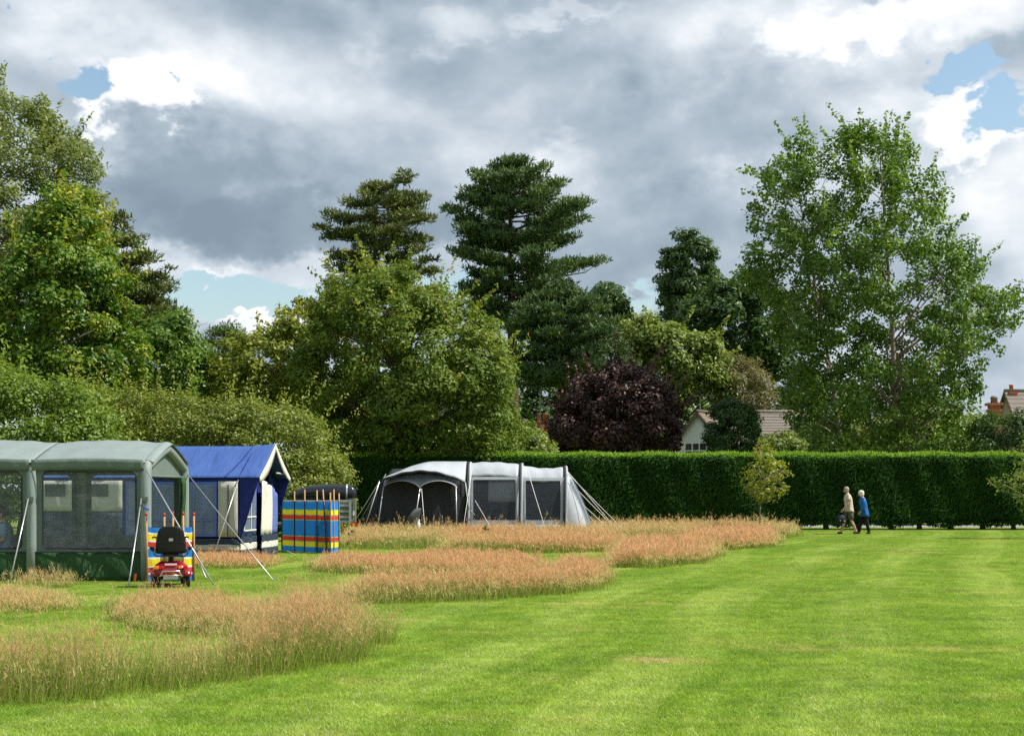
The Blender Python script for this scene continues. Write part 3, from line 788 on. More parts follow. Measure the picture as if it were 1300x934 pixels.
pine('umbrella_pine', 'flat-topped layered pine left of centre', 95, 478, 475, 238, [(243, 470, 545, .05), (259, 444, 540, .1), (276, 425, 553, .08), (296, 402, 530, .08), (300, 440, 552, .1), (322, 422, 538, .08), (345, 430, 566, .1), (372, 410, 556, .1), (395, 372, 540, .1), (414, 368, 540, .1)], 28, LF_CEDAR, .85, .80, GB, depth_k=.8)
pine('tall_pine', 'tallest dark pine in the middle with upswept layered branches', 90, 650, 648, 205, [(212, 626, 672, .3), (226, 594, 724, .25), (245, 600, 706, .2), (258, 588, 738, .2), (277, 578, 758, .18), (300, 590, 736, .16), (306, 582, 712, .16), (327, 576, 770, .14), (350, 592, 722, .12), (366, 580, 734, .12), (388, 590, 726, .1), (408, 600, 735, .1)], 29, LF_PINE, 1.15, .82, GB, depth_k=.85, trunk_r=.55)
pine('spreading_pine', 'lower spreading pine at the right foot of the tallest pine', 84, 715, 712, 368, [(378, 680, 745, .1), (395, 660, 775, .1), (412, 650, 795, .1), (430, 648, 802, .1), (448, 650, 800, .1), (466, 650, 810, .08), (485, 660, 800, .06)], 30, LF_PINE, 1.2, .9, GB, trunk_r=.35)
tree('round_oak', 'small round dark tree peeping out right of the tallest pine', [(733, 380), (742, 364), (765, 357), (788, 368), (802, 392), (815, 430), (735, 430)], 112, 3, LF_DARK, 90, 8000, (.32, .2), .75, seed=31, group=GB, trunk_r=.3)
tree('copper_beech', 'dark purple-leaved copper beech above the clipped hedge', [(698, 535), (706, 505), (735, 472), (775, 458), (812, 461), (842, 485), (864, 518), (872, 560), (860, 590), (700, 590)], 72, 3.2, LF_COPPER, 360, 36000, (.19, .125), .5, seed=32, boughs=40, group=GB, limbs=20, shoots=30)
tree('lime_tree', 'pale lime-green tree behind the copper beech', [(770, 440), (798, 407), (830, 398), (872, 414), (908, 424), (932, 452), (936, 510), (870, 520), (790, 510)], 88, 3.0, LF_LIME, 260, 22000, (.30, .19), .62, seed=33, boughs=28, group=GB, shoots=10)
tree('wellingtonia', 'narrow dark conifer standing left of the big poplar', [(836, 355), (840, 312), (856, 297), (880, 291), (896, 302), (911, 332), (905, 372), (900, 440), (846, 440)], 108, 2.2, LF_DARK, 140, 16000, (.38, .16), .7, seed=34, group=GB, flat=.6, upn=.3)
tree('dark_oak', 'broad dark green tree behind the left side of the big poplar', [(848, 415), (868, 378), (905, 356), (950, 348), (990, 358), (1015, 400), (1010, 490), (930, 480), (880, 450)], 98, 4, LF_DARK, 240, 20000, (.34, .22), .75, seed=35, boughs=26, group=GB)
tree('clipped_yew', 'rounded dark yew in front of the white cottage', [(892, 550), (902, 518), (930, 503), (956, 515), (969, 548), (964, 590), (896, 590)], 71, 1.5, LF_YEW, 200, 20000, (.19, .07), .36, seed=36, group=GB, trunk_r=.12, shell=5)
tree('weeping_pear', 'pale dry-looking tree between lime tree and poplar', [(895, 520), (902, 468), (932, 446), (965, 458), (985, 500), (975, 548), (920, 545)], 88, 2.0, LF_PALE, 120, 9000, (.22, .10), .6, seed=37, group=GB, droop=.6, trunk_r=.15)
tree('poplar_tree', 'tall airy twin-stemmed tree with glossy leaves at right', [(926, 322), (952, 308), (950, 262), (964, 218), (985, 190), (994, 164), (1022, 180), (1042, 186), (1058, 158), (1078, 142), (1112, 158), (1150, 180), (1182, 214), (1207, 262), (1214, 288), (1240, 298), (1254, 332), (1256, 372), (1294, 352), (1306, 385), (1288, 430), (1258, 470), (1240, 520), (1238, 600), (1000, 600), (985, 540), (1000, 480), (978, 425), (955, 372)],
     72, 4.6, LF_BIRCH, 980, 66000, (.195, .15), .52, seed=38, boughs=160, pull=(0, .3), group=GB, limbs=130, shell=1.4, flat=.9, shoots=120, bark=BARK_PALE, margin=.55,
     upshoot=.05, bias=0.0, trunks=[((1078 - 650) / F * 72, (1018 - 650) / F * 72, 16.5, .2), ((1136 - 650) / F * 72, (1120 - 650) / F * 72, 19.5, .22)], upn=.35)
tree('dark_laurel', 'dark glossy shrub over the hedge at right end', [(1228, 560), (1245, 528), (1275, 518), (1310, 525), (1345, 560), (1345, 600), (1228, 600)], 68, 1.8, LF_DARK, 90, 9000, (.2, .11), .45, 'shrub', seed=39, group='shrubs behind the clipped hedge', trunk_r=.1)
for i, (pl, Y, lm, lab) in enumerate([
    ([(640, 600), (640, 556), (668, 540), (700, 552), (715, 600)], 66, LF_LIME, 'pale shrub over hedge left of the copper beech'),
    ([(955, 600), (960, 560), (985, 542), (1015, 552), (1030, 600)], 66, LF_LIME, 'light green shrub over hedge right of the rounded yew'),
    ([(1180, 600), (1190, 545), (1215, 515), (1245, 530), (1250, 600)], 78, LF_LIME, 'light green shrub at the right foot of the poplar')]):
    tree('garden_shrub', lab, pl, Y, 1.2, lm, 60, 5000, (.17, .1), .4, 'shrub', 'shrubs behind the clipped hedge', seed=60 + i, trunk_r=.05, limbs=8)
for i, (pl, Y, lm, lab) in enumerate([
    ([(600, 600), (600, 480), (640, 440), (720, 455), (760, 480), (760, 600)], 102, LF_DARK, 'dark wood edge behind the tallest pine'),
    ([(740, 600), (750, 500), (800, 470), (880, 480), (910, 520), (910, 600)], 108, LF_HORN, 'green thicket behind the copper beech'),
    ([(900, 600), (900, 500), (960, 470), (1040, 470), (1100, 500), (1100, 600)], 106, LF_DARK, 'dark thicket behind the cottage roof'),
    ([(1060, 600), (1080, 540), (1150, 515), (1230, 525), (1245, 600)], 100, LF_LIME, 'light thicket seen below the poplar crown'),
    ([(150, 560), (160, 480), (220, 460), (300, 462), (380, 480), (400, 560)], 82, LF_DARK, 'dark thicket above the left hedge'),
    ([(360, 600), (380, 500), (450, 460), (560, 460), (620, 520), (620, 600)], 84, LF_DARK, 'dark thicket behind the big broad tree')]):
    tree('thicket_tree', lab, pl, Y, 3.5, lm, 190, 12000, (.44, .28), 1.0, 'tree', GB, seed=80 + i, limbs=10)
# loose hedge at left in two growths
tree('field_hedge', 'tall loose olive-green hedge behind the blue tent', [(95, 660), (80, 500), (140, 489), (220, 497), (300, 503), (370, 514), (405, 528), (430, 556), (443, 590), (447, 640), (440, 680)], 51, 2.6, LF_HEDGE, 900, 88000, (.125, .08), .46, 'hedge', seed=41, shell=4, limbs=30, shoots=90, trunk_r=.1, margin=.4)
tree('field_hedge', 'brighter green near hedge with larger leaves at left edge', [(-190, 660), (-180, 470), (-90, 458), (0, 463), (60, 473), (110, 488), (138, 515), (150, 560), (150, 660)], 43, 2.2, LF_HEDGE2, 480, 46000, (.145, .09), .48, 'hedge', seed=42, shell=4, limbs=20, shoots=50, trunk_r=.1, margin=.4)
# weeds standing in the rough grass
for i, (px, py, Y, lab) in enumerate([(617, 664, 43.0, 'leafy green weed in the tall grass below the grey awning windows'), (446, 672, 41.0, 'leafy green weed in tall grass right of the large striped windbreak')]):
    h_ = EYE - (py - HZ) / F * Y; gy = HZ + EYE * F / Y; w_ = .16 * F / Y
    tree('wild_weed', lab, [(px - w_ * .6, gy - 3), (px - w_, (py + gy) / 2), (px - w_ * .4, py + 2), (px, py), (px + w_ * .4, py + 2), (px + w_, (py + gy) / 2), (px + w_ * .6, gy - 3)], Y, .14, LF_HORN, 26, 260, (.075, .03), .05, 'plant', 'weeds in the rough grass', seed=70 + i, trunk_r=.006, limbs=10, margin=.2)
# saplings on the lawn
tree('young_sapling', 'slim yellow-green sapling on the lawn before the clipped hedge', [(940, 602), (950, 578), (962, 556), (972, 552), (986, 575), (1006, 596), (1008, 618), (985, 634), (955, 644), (944, 628)], 50, .8, LF_SAP, 80, 1300, (.13, .085), .23, 'sapling', 'saplings on the lawn', seed=43, trunk_r=.035, limbs=22, base=(965 - 650) / F * 50, bark=BARK_PALE, shell=1.2)
tree('young_sapling', 'leafy sapling cut by the right edge of picture', [(1256, 612), (1275, 598), (1290, 560), (1320, 540), (1370, 560), (1380, 620), (1330, 650), (1290, 645), (1275, 630)], 48, .9, LF_LIME, 90, 1500, (.13, .08), .24, 'sapling', 'saplings on the lawn', seed=44, trunk_r=.04, limbs=24, bark=BARK_PALE, shell=1.2)

# clipped conifer hedge
def cypress_hedge():
    r_ = np.random.default_rng(51)
    x0, x1 = -9.0, 26.0; y0, y1 = 58.4, 60.0; z0, z1 = .24, 3.10
    t = thing('clipped_hedge', (8, 59.2, 0), 'long clipped dark green conifer hedge closing the lawn', 'hedge')
    off = np.array([8, 59.2, 0])
    mb = MB()
    def bump(x, z): return .10 * math.sin(x * 1.7 + z) * math.sin(x * .6 + 2) + .05 * math.sin(x * 4.1 + z * 2.3)
    nx = 90
    prof = [(y1 - .25, z0 + .1), (y0 + .3, z0 + .05), (y0 + .16, .8), (y0 + .14, 1.7), (y0 + .16, 2.6), (y0 + .24, z1 - .12), (y1 - .25, z1 - .12)]
    rings = [[(x0 + (x1 - x0) * i / nx - 8, y + bump(x0 + (x1 - x0) * i / nx, z) * (y < 59) - 59.2, z) for y, z in prof] for i in range(nx + 1)]
    mb.loft(rings)
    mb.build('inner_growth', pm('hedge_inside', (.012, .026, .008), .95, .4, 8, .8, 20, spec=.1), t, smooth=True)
    # clipped face and top: overlapping feathery sprays
    def sprays(n, fx, ntint, L, W_, nor, slant):
        x = r_.uniform(x0, x1, n); q = r_.random(n)
        pos, N_ = fx(x, q, n)
        T = unit(slant + r_.normal(0, .45, (n, 3)))
        N_ = unit(N_ + r_.normal(0, nor, (n, 3)))
        T = unit(T - N_ * np.sum(T * N_, 1)[:, None]); B = np.cross(N_, T)
        L_ = (L * r_.uniform(.6, 1.4, n))[:, None]; Wd = (W_ * r_.uniform(.6, 1.3, n))[:, None]
        V = np.empty((n, 4, 3)); V[:, 0] = pos - T * L_ * .5; V[:, 2] = pos + T * L_ * .5 + N_ * .05; V[:, 1] = pos + B * Wd * .5; V[:, 3] = pos - B * Wd * .5
        tint = np.clip(r_.normal(ntint, .15, n) + .16 * smooth_noise(pos[:, 0], pos[:, 2], 2.0, 5) + .55 * np.clip((pos[:, 2] - z1 + .16) / .12, 0, 1), 0, 1)  # paler tint towards the top edge: sunlit rim put into the colour
        return V, tint
    bumpv = lambda x, z: .10 * np.sin(x * 1.7 + z) * np.sin(x * .6 + 2) + .05 * np.sin(x * 4.1 + z * 2.3)
    def front(x, q, n):
        z = z0 - .06 + (z1 - z0 + .04) * q + .05 * np.sin(x * 3.1) * (q < .05)
        return np.stack([x, y0 + bumpv(x, z) + r_.uniform(-.05, .17, n) + .10 * (q < .1) + .16 * np.clip((q - .93) / .07, 0, 1), z], 1), np.array([[.1, -.85, .35]]) + np.clip((q - .9) / .1, 0, 1)[:, None] * np.array([[.2, .3, .8]])
    def top(x, q, n):
        y = y0 + .05 + (y1 - y0 - .05) * q
        return np.stack([x, y, z1 - .03 + .035 * np.sin(x * 2.2 + 1) + .02 * np.sin(x * 7.3) + r_.normal(0, .03, n)], 1), np.tile(np.array([[0, -.2, 1.0]]), (n, 1))
    def back(x, q, n):
        return np.stack([x, y1 + r_.uniform(-.1, .05, n), z0 + (z1 - z0) * q], 1), np.tile(np.array([[0, .9, .3]]), (n, 1))
    def tuft(x, q, n):
        y = y0 + .05 + (y1 - y0 - .05) * q
        return np.stack([x, y, z1 + .03 + .035 * np.sin(x * 2.2 + 1) + r_.uniform(-.05, .08, n) + .05 * (r_.random(n) < .04)], 1), np.tile(np.array([[.55, -.35, .5]]), (n, 1))
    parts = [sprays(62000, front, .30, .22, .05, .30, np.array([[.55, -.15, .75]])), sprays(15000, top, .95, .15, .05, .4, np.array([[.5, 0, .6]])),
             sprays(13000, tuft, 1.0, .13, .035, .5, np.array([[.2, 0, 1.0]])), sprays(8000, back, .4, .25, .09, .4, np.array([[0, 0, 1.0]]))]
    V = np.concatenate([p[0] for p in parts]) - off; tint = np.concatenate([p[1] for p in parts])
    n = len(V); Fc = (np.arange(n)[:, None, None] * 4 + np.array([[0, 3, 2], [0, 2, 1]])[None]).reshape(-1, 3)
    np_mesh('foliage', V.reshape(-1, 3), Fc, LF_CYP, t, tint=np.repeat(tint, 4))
    x = -8.4
    while x < 25.8:
        mb = MB(); rr = r_.uniform(.09, .13); yy = 59.0 + r_.uniform(-.1, .1)
        mb.tube([(x - 8, yy - 59.2, -.05), (x - 8 + r_.normal(0, .02), yy - 59.2, .2), (x - 8 + r_.normal(0, .04), yy - 59.2, .7)], [rr * 1.35, rr, rr * .8], 8)
        mb.build('trunk', BARK, t, smooth=True)
        x += r_.uniform(1.15, 1.4)
cypress_hedge()

# ------------------------------------------------------------------ houses beyond the hedge
BRICK = pm('chimney_brick', (.36, .13, .08), .9, .3, 14, .6, 40)
POT = pm('terracotta_pot', (.50, .17, .08), .8, .2, 8)
TILE = pm('old_roof_tiles', (.19, .15, .12), .9, .35, 9, .9, 22, stretch=(1, 1, 2.2))
TILE_GREY = pm('stone_roof_tiles', (.21, .185, .16), .9, .35, 9, .9, 22, stretch=(1, 1, 2.2))
RENDER_W = pm('white_render', (.72, .74, .76), .9, .06, 2, .2, 30)
STONE = pm('rubble_stone', (.42, .36, .27), .9, .3, 9, .7, 16)
DARKW = pm('dark_pane', (.03, .035, .045), .15, .2, 3, spec=.6)
WHITEP = pm('white_paint', (.78, .78, .76), .5, .05, 4)
ALU = pm('grey_metal', (.42, .43, .44), .45, .1, 6, metal=.7)
def cottage(name, label, loc, rz, W_, L, eave, ridge, wall, tile, chim=(), window=None, roof_rows=14):
    t = thing(name, loc, label, 'house', rz)
    mb = MB()
    mb.add([(-W_ / 2, 0, 0), (W_ / 2, 0, 0), (W_ / 2, 0, eave), (0, 0, ridge), (-W_ / 2, 0, eave)], [(0, 1, 2, 3, 4)])
    mb.add([(-W_ / 2, L, 0), (W_ / 2, L, 0), (W_ / 2, L, eave), (0, L, ridge), (-W_ / 2, L, eave)], [(4, 3, 2, 1, 0)])
    mb.add([(-W_ / 2, 0, 0), (-W_ / 2, L, 0), (-W_ / 2, L, eave), (-W_ / 2, 0, eave)], [(3, 2, 1, 0)])
    mb.add([(W_ / 2, 0, 0), (W_ / 2, L, 0), (W_ / 2, L, eave), (W_ / 2, 0, eave)], [(0, 1, 2, 3)])
    mb.build('wall', wall, t)
    ov = .22; k = (ridge - eave) / (W_ / 2)
    for s in (-1, 1):
        mb = MB()
        # stepped courses of tiles
        for j in range(roof_rows):
            a, b = j / roof_rows, (j + 1) / roof_rows
            xa = s * (W_ / 2 + ov) * (1 - a); xb = s * (W_ / 2 + ov) * (1 - b)
            za = ridge + .06 - k * abs(xa); zb = ridge + .06 - k * abs(xb)
            v = [(xa, -ov, za + .05), (xa, L + ov, za + .05), (xb, L + ov, zb + .01), (xb, -ov, zb + .01), (xa, -ov, za - .02), (xa, L + ov, za - .02), (xb, L + ov, zb - .06), (xb, -ov, zb - .06)]
            mb.add(v, [(0, 1, 2, 3), (7, 6, 5, 4), (0, 3, 7, 4), (1, 5, 6, 2), (0, 4, 5, 1)])
        rf = mb.build('roof_slope', tile, t)
        mb = MB(); mb.add([(s * .02, -ov - .02, ridge + .02), (s * (W_ / 2 + ov), -ov - .02, eave - k * ov + .02), (s * (W_ / 2 + ov), -ov - .02, eave - k * ov - .16), (s * .02, -ov - .02, ridge - .18)], [(0, 1, 2, 3) if s > 0 else (3, 2, 1, 0)])
        mb.build('barge_board', pm('weathered_board', (.16, .11, .08), .8, .2, 6), t, thick=.05)
    mb = MB(); mb.tube([(0, -ov, ridge + .08), (0, L + ov, ridge + .08)], .11, 8); mb.build('ridge_tile', tile, t, smooth=True)
    for cx_, cy_, cw, cz, pots in chim:
        mb = MB(); mb.box(cx_ - cw / 2, cx_ + cw / 2, cy_ - .25, cy_ + .25, eave, cz); mb.box(cx_ - cw / 2 - .06, cx_ + cw / 2 + .06, cy_ - .31, cy_ + .31, cz - .3, cz - .18); mb.box(cx_ - cw / 2 - .05, cx_ + cw / 2 + .05, cy_ - .3, cy_ + .3, cz, cz + .08)
        ch = mb.build('chimney', BRICK, t)
        for q in range(pots):
            px_ = cx_ + (q - (pots - 1) / 2) * .42
            mb = MB(); mb.tube([(px_, cy_, cz + .07), (px_, cy_, cz + .5), (px_, cy_, cz + .52), (px_, cy_, cz + .58)], [.15, .12, .15, .15], 10); mb.build('chimney_pot', POT, ch, smooth=True)
    if window:
        wx, wz, ww, wh = window
        mb = MB(); mb.box(wx - ww / 2, wx + ww / 2, -.03, .02, wz, wz + wh); wd = mb.build('window', DARKW, t)
        mb = MB()
        for q in (-1, -.33, .33, 1): mb.box(wx + q * ww / 2 - .03, wx + q * ww / 2 + .03, -.07, -.032, wz - .03, wz + wh + .03)
        for q in (0, .5, 1): mb.box(wx - ww / 2 + .03, wx + ww / 2 - .03, -.064, -.034, wz + q * wh - .03, wz + q * wh + .03)
        mb.build('window_frame', WHITEP, wd)
    return t
# white gable at px 885; the tiled wing continues to the right
x, y, _ = P(887, 560, 80)
cottage('white_cottage', 'white gabled cottage with tiled roof behind the rounded yew', (x, y, 0), R(-30), 3.0, 8.5, 4.3, 6.0, RENDER_W, TILE, window=(-.15, 3.45, 1.3, .85))
x, y, _ = P(966, 560, 84)
cottage('tiled_outbuilding', 'long pale tiled roof right of the rounded yew', (x - 2.2, y + 1, 0), R(-90), 5.0, 5.0, 4.0, 6.25, STONE, TILE_GREY)
x, y, _ = P(684, 560, 88)
cottage('stone_cottage', 'stone-roofed house corner with brick chimney left of the copper beech', (x - .9, y + 1, 0), R(20), 5, 6, 3.4, 5.9, STONE, TILE_GREY, chim=[(1.6, 1.0, .66, 5.95, 2)])
x, y, _ = P(1279, 560, 92)
cottage('gabled_house', 'grey stone-tiled house with brick chimneys at right edge', (x, y, 0), R(-84), 6, 8, 4.2, 8.0, STONE, TILE_GREY, chim=[(-.1, .3, .7, 7.9, 1)])
x, y, _ = P(1262, 560, 90)
t = thing('brick_chimney', (x, y, 0), 'tall thin red brick chimney stack beside the poplar crown', 'chimney')
mb = MB(); mb.box(-.32, .32, -.3, .3, 0, 7.0); mb.box(-.40, .40, -.38, .38, 6.6, 6.76); mb.box(-.46, .46, -.44, .44, 7.0, 7.16); mb.build('stack', BRICK, t)
mb = MB(); mb.tube([(0, 0, 7.1), (0, 0, 7.4), (0, 0, 7.42), (0, 0, 7.6)], [.26, .2, .27, .18], 10); mb.build('chimney_pot', pm('grey_pot', (.2, .17, .15), .8), t, smooth=True)
def aerial(px, py0, py1, Y, lab, wide):
    x, y, z1 = P(px, py0, Y); z0 = P(px, py1, Y)[2]
    t = thing('tv_aerial', (x, y, z0 - 1.2), lab, 'aerial', R(15), 'television aerials on the roofs')
    h = z1 - z0 + 1.2
    mb = MB(); mb.tube([(0, 0, 0), (0, 0, h)], .035, 6); mb.build('mast', ALU, t)
    mb = MB(); mb.tube([(-wide * .4, 0, h - .08), (wide * .6, 0, h - .02)], .025, 6); bo = mb.build('boom', ALU, t)
    for q in range(6):
        mb = MB(); xx = -wide * .35 + wide * .9 * q / 5; mb.tube([(xx, -.28, h - .05), (xx, .28, h - .05)], .016, 5); mb.build('element', ALU, bo)
    mb = MB(); mb.tube([(wide * .5, -.02, h - .25), (wide * .62, 0, h + .3)], .02, 5); mb.build('reflector', ALU, bo)
aerial(686, 487, 530, 87, 'television aerial on mast above the brick double chimney', 1.1)
aerial(889, 501, 522, 85.6, 'television aerial over the white gable', 1.3)
t = thing('overhead_wire', P(640, 485, 86), 'thin overhead wires running to the chimney', 'wire')
for q in range(2):
    a = Vector((0, 0, -.2 - q * .5)); b = Vector(P(702, 516 + q * 5, 88)) - Vector(P(640, 485, 86))
    mb = MB(); mb.tube([tuple(a + (b - a) * k / 8 - Vector((0, 0, .25 * math.sin(math.pi * k / 8)))) for k in range(9)], .012, 5); mb.build('cable', pm('black_cable', (.02, .02, .02), .6), t)

# ------------------------------------------------------------------ tent fabrics
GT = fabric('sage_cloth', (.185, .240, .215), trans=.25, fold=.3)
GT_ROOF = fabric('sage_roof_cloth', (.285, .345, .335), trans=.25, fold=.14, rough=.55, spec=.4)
GT_DK = fabric('dark_green_mudwall', (.030, .085, .030), trans=.15, fold=.9, fscale=4)
GT_TRIM = pm('black_piping', (.02, .025, .025), .5, .1)
CLEAR = vinyl('clear_vinyl', (.62, .67, .72), .89, .05, .45)
CLEAR2 = vinyl('smoked_vinyl', (.10, .12, .15), .72, .10, .4)
BLUE = fabric('royal_blue_canvas', (.062, .120, .34), trans=.10, fold=.5, rough=.85, spec=.1, stretch=(1, .3, .4))
BLUE_D = fabric('navy_shade_canvas', (.022, .034, .17), trans=.05, fold=.5, rough=.85, spec=.1)  # navy; also royal blue darkened with the shade under the canopy
BLUE_L = fabric('pale_blue_canvas', (.13, .19, .50), trans=.14, fold=.5, rough=.85, spec=.1)
NAVY = fabric('dark_navy_band', (.030, .045, .075), trans=.03, fold=.6, rough=.8)
CREAM = fabric('cream_canvas', (.72, .70, .62), trans=.16, fold=.5, rough=.85, spec=.1)
BEIGE_SHADED = fabric('beige_shaded_cream_canvas', (.50, .49, .43), trans=.10, fold=.4, rough=.85, spec=.1)  # on the side wall: cream canvas with its shade put into the colour
SILV = fabric('silver_grey_cloth', (.50, .54, .585), trans=.22, fold=.18, rough=.5, spec=.4)
SILV_D = fabric('mid_grey_cloth', (.30, .32, .34), trans=.12, fold=.5)
CHAR = fabric('charcoal_cloth', (.030, .034, .042), trans=.04, fold=.8, rough=.7)
BEAM = pm('black_beam_sleeve', (.025, .025, .03), .6, .2)
ROPE = pm('pale_guy_rope', (.62, .60, .56), .7, .1)
POLE = pm('steel_pole', (.50, .50, .50), .35, .1, 6, metal=.6)
def guy(t, a, b, r=.007, mat=None, name='guy_line', peg=True):
    mb = MB(); mb.tube([a, tuple((Vector(a) + Vector(b)) / 2 - Vector((0, 0, .01))), b], r, 6)
    o = mb.build(name, mat or ROPE, t, smooth=True)
    if peg:
        mb = MB(); p = Vector(b); d_ = (p - Vector(a)).normalized(); q = Vector((-d_.x * .3, -d_.y * .3, 1)).normalized()
        mb.tube([tuple(p - q * .08), tuple(p + q * .07), tuple(p + q * .07 + Vector((.03, 0, 0)))], .006, 5)
        mb.build('peg', ALU, o)
    return o

# ------------------------------------------------------------------ green air awning
def green_tent():
    ox, oy = -6.62, 25.7
    t = thing('green_awning', (ox, oy, 0), 'sage green inflatable awning with clear windows at left edge', 'tent')
    D = 3.0; Wm = 2.06
    def prof(u, rise=0.0):      # eave to eave roof section
        y = u * D; z = 2.05 + .40 * (1 - abs(2 * u - 1) ** 1.22) + rise
        return y, z
    def arch_pts(x):
        pts = [(x, 0, 0), (x, 0, .7), (x, .01, 1.4), (x, .015, 1.98), (x, .06, 2.10)]
        pts += [(x,) + prof(u) for u in (.08, .2, .35, .5, .65, .8, .92)]
        pts += [(x, D - .06, 2.10), (x, D - .015, 1.98), (x, D, 1.0), (x, D, 0)]
        return pts
    for i, x in enumerate((0, -Wm, -2 * Wm)):
        mb = MB(); mb.tube(arch_pts(x), [.10] * 16, 10)
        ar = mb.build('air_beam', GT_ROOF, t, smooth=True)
        for yy in (-.1,):
            mb = MB(); mb.box(x - .07, x + .07, yy - .03, yy + .02, 1.45, 1.53); mb.build('strap_patch', GT, ar)
    for i in range(2):
        xa, xb = -Wm * (i + 1), -Wm * i
        mb = MB()
        def roof(u, v):
            y, z = prof(v); s = math.sin(math.pi * u)
            return (xa + (xb - xa) * u, y - .05 + .1 * v, z + .10 + .05 * s + .012 * math.sin(u * 23) * math.sin(v * 9) * (1 - s * .5))
        mb.grid(roof, 24, 16)
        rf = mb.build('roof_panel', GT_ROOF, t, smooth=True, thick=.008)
        # eave valance hanging over the wall
        mb = MB(); mb.grid(lambda u, v: (xa + .02 + (Wm - .04) * u, -.075 - .012 * math.sin(u * 31) * (1 - v) - .02 * v, 2.0 + .2 * v + .02 * math.sin(math.pi * u)), 26, 3)
        mb.build('eave_valance', GT, rf, smooth=True, thick=.006)
        # front wall with one big rounded window
        x0, x1 = xa + .08, xb - .08
        hole = rrect(x0 + .13, x1 - .09, .60, 1.99, .09)
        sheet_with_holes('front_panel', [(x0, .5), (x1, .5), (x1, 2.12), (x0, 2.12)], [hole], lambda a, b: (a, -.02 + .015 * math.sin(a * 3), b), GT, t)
        mb = MB(); mb.grid(lambda u, v: (x0 + .12 + (x1 - x0 - .20) * u, -.005 + .022 * math.sin(u * 5 + v * 3) * math.sin(v * 4), .58 + 1.42 * v), 18, 14)
        wn = mb.build('window_pane', CLEAR, t, smooth=True)
        lp = [(a, -.035 + .015 * math.sin(a * 3), b) for a, b in hole]; lp.append(lp[0])
        mb = MB(); mb.tube(lp, .011, 6); mb.build('window_piping', GT_TRIM, wn)
        # dark green mud wall
        mb = MB(); mb.grid(lambda u, v: (x0 - .02 + (x1 - x0 + .04) * u, -.045 - .03 * (1 - v) + .018 * math.sin(u * 19 + v * 5) * (1 - v * .6), .02 + .52 * v), 30, 6)
        mw = mb.build('mud_wall', GT_DK, t, smooth=True, thick=.006)
        mb = MB(); mb.tube([(x0, -.06, .535), (x1, -.06, .535)], .009, 6); mb.build('hem', GT_TRIM, mw)
        # back wall with its window
        hb = rrect(x0 + .12, x1 - .12, .75, 1.95, .12)
        sheet_with_holes('back_panel', [(x0, .02), (x1, .02), (x1, 2.12), (x0, 2.12)], [hb], lambda a, b: (a, D - .02, b), GT, t)
        mb = MB(); mb.grid(lambda u, v: (x0 + .11 + (x1 - x0 - .22) * u, D - .03 + .01 * math.sin(u * 6), .74 + 1.22 * v), 10, 8); mb.build('back_pane', CLEAR, t, smooth=True)
    # open right-hand end: gable head panel and door cheeks
    def gz(u): return prof(u)[1]
    us = np.linspace(.04, .96, 13)
    outer = [(.1, 1.90)] + [(D * u, gz(u) + .02) for u in us] + [(D - .1, 1.90)]
    sheet_with_holes('gable_head', outer[::-1], [], lambda a, b: (-.02 + .01 * math.sin(a * 4), a, b), GT, t)
    mb = MB(); mb.tube([(.01, .1, 1.91), (.01, D - .1, 1.91)], .022, 8); mb.build('gable_rail', GT, t, smooth=True)
    mb = MB(); mb.grid(lambda u, v: (.03 + .02 * math.sin(v * 9), D - .36 + .26 * u + .04 * math.sin(v * 5), .05 + 1.85 * v), 6, 14); mb.build('rolled_door', GT_DK, t, smooth=True, thick=.05)
    mb = MB(); mb.grid(lambda u, v: (.02 + .01 * math.sin(v * 11), .08 + .20 * u, .02 + .56 * v), 4, 6); mb.build('end_skirt', GT_DK, t, smooth=True, thick=.01)
    # roof edge cowl over the end beam
    mb = MB(); mb.grid(lambda u, v: (-.13 + .26 * v, prof(.02 + .96 * u)[0], prof(.02 + .96 * u)[1] + .125 - .05 * (2 * v - 1) ** 2), 22, 4); mb.build('end_cowl', GT_ROOF, t, smooth=True, thick=.006)
    # left end wall, off picture
    mb = MB(); mb.grid(lambda u, v: (-2 * Wm - .02, .06 + (D - .12) * u, .02 + 2.1 * v), 6, 6); mb.build('left_end_panel', GT, t, thick=.006)
    mb = MB(); mb.add([(-2 * Wm, .05, .012), (0, .05, .012), (0, D - .05, .012), (-2 * Wm, D - .05, .012)], [(0, 1, 2, 3)]); mb.build('groundsheet', pm('groundsheet', (.06, .07, .075), .7, .2, 3), t)
    L = lambda px, py, Y: tuple(Vector(P(px, py, Y)) - Vector((ox, oy, 0)))
    def pole(a, b, r=.013): return guy(t, a, b, r, POLE, 'guy_pole')
    g = lambda px, py: (G(px, py)[0] - ox, G(px, py)[1] - oy, .01)
    pole((.02, -.1, 2.05), g(272, 744)); pole((.05, D, 2.0), g(348, 738), .010); pole((-.05, -.12, 1.5), g(163, 746)); pole((-Wm - .02, -.13, 1.5), g(12, 742))
    pole((.08, D - .2, .9), g(262, 735), .009)
    mb = MB(); mb.tube([(-.02, -.12, 1.36), (.06, -.16, 1.31), (.10, -.2, 1.30)], .016, 6); mb.build('blue_strap', pm('blue_webbing', (.03, .10, .45), .6), t)
    mb = MB(); mb.tube([(-.12, -.32, 0), (-.10, -.32, .16)], .022, 6); mb.build('orange_peg', pm('orange_plastic', (.75, .16, .02), .4), t)
green_tent()

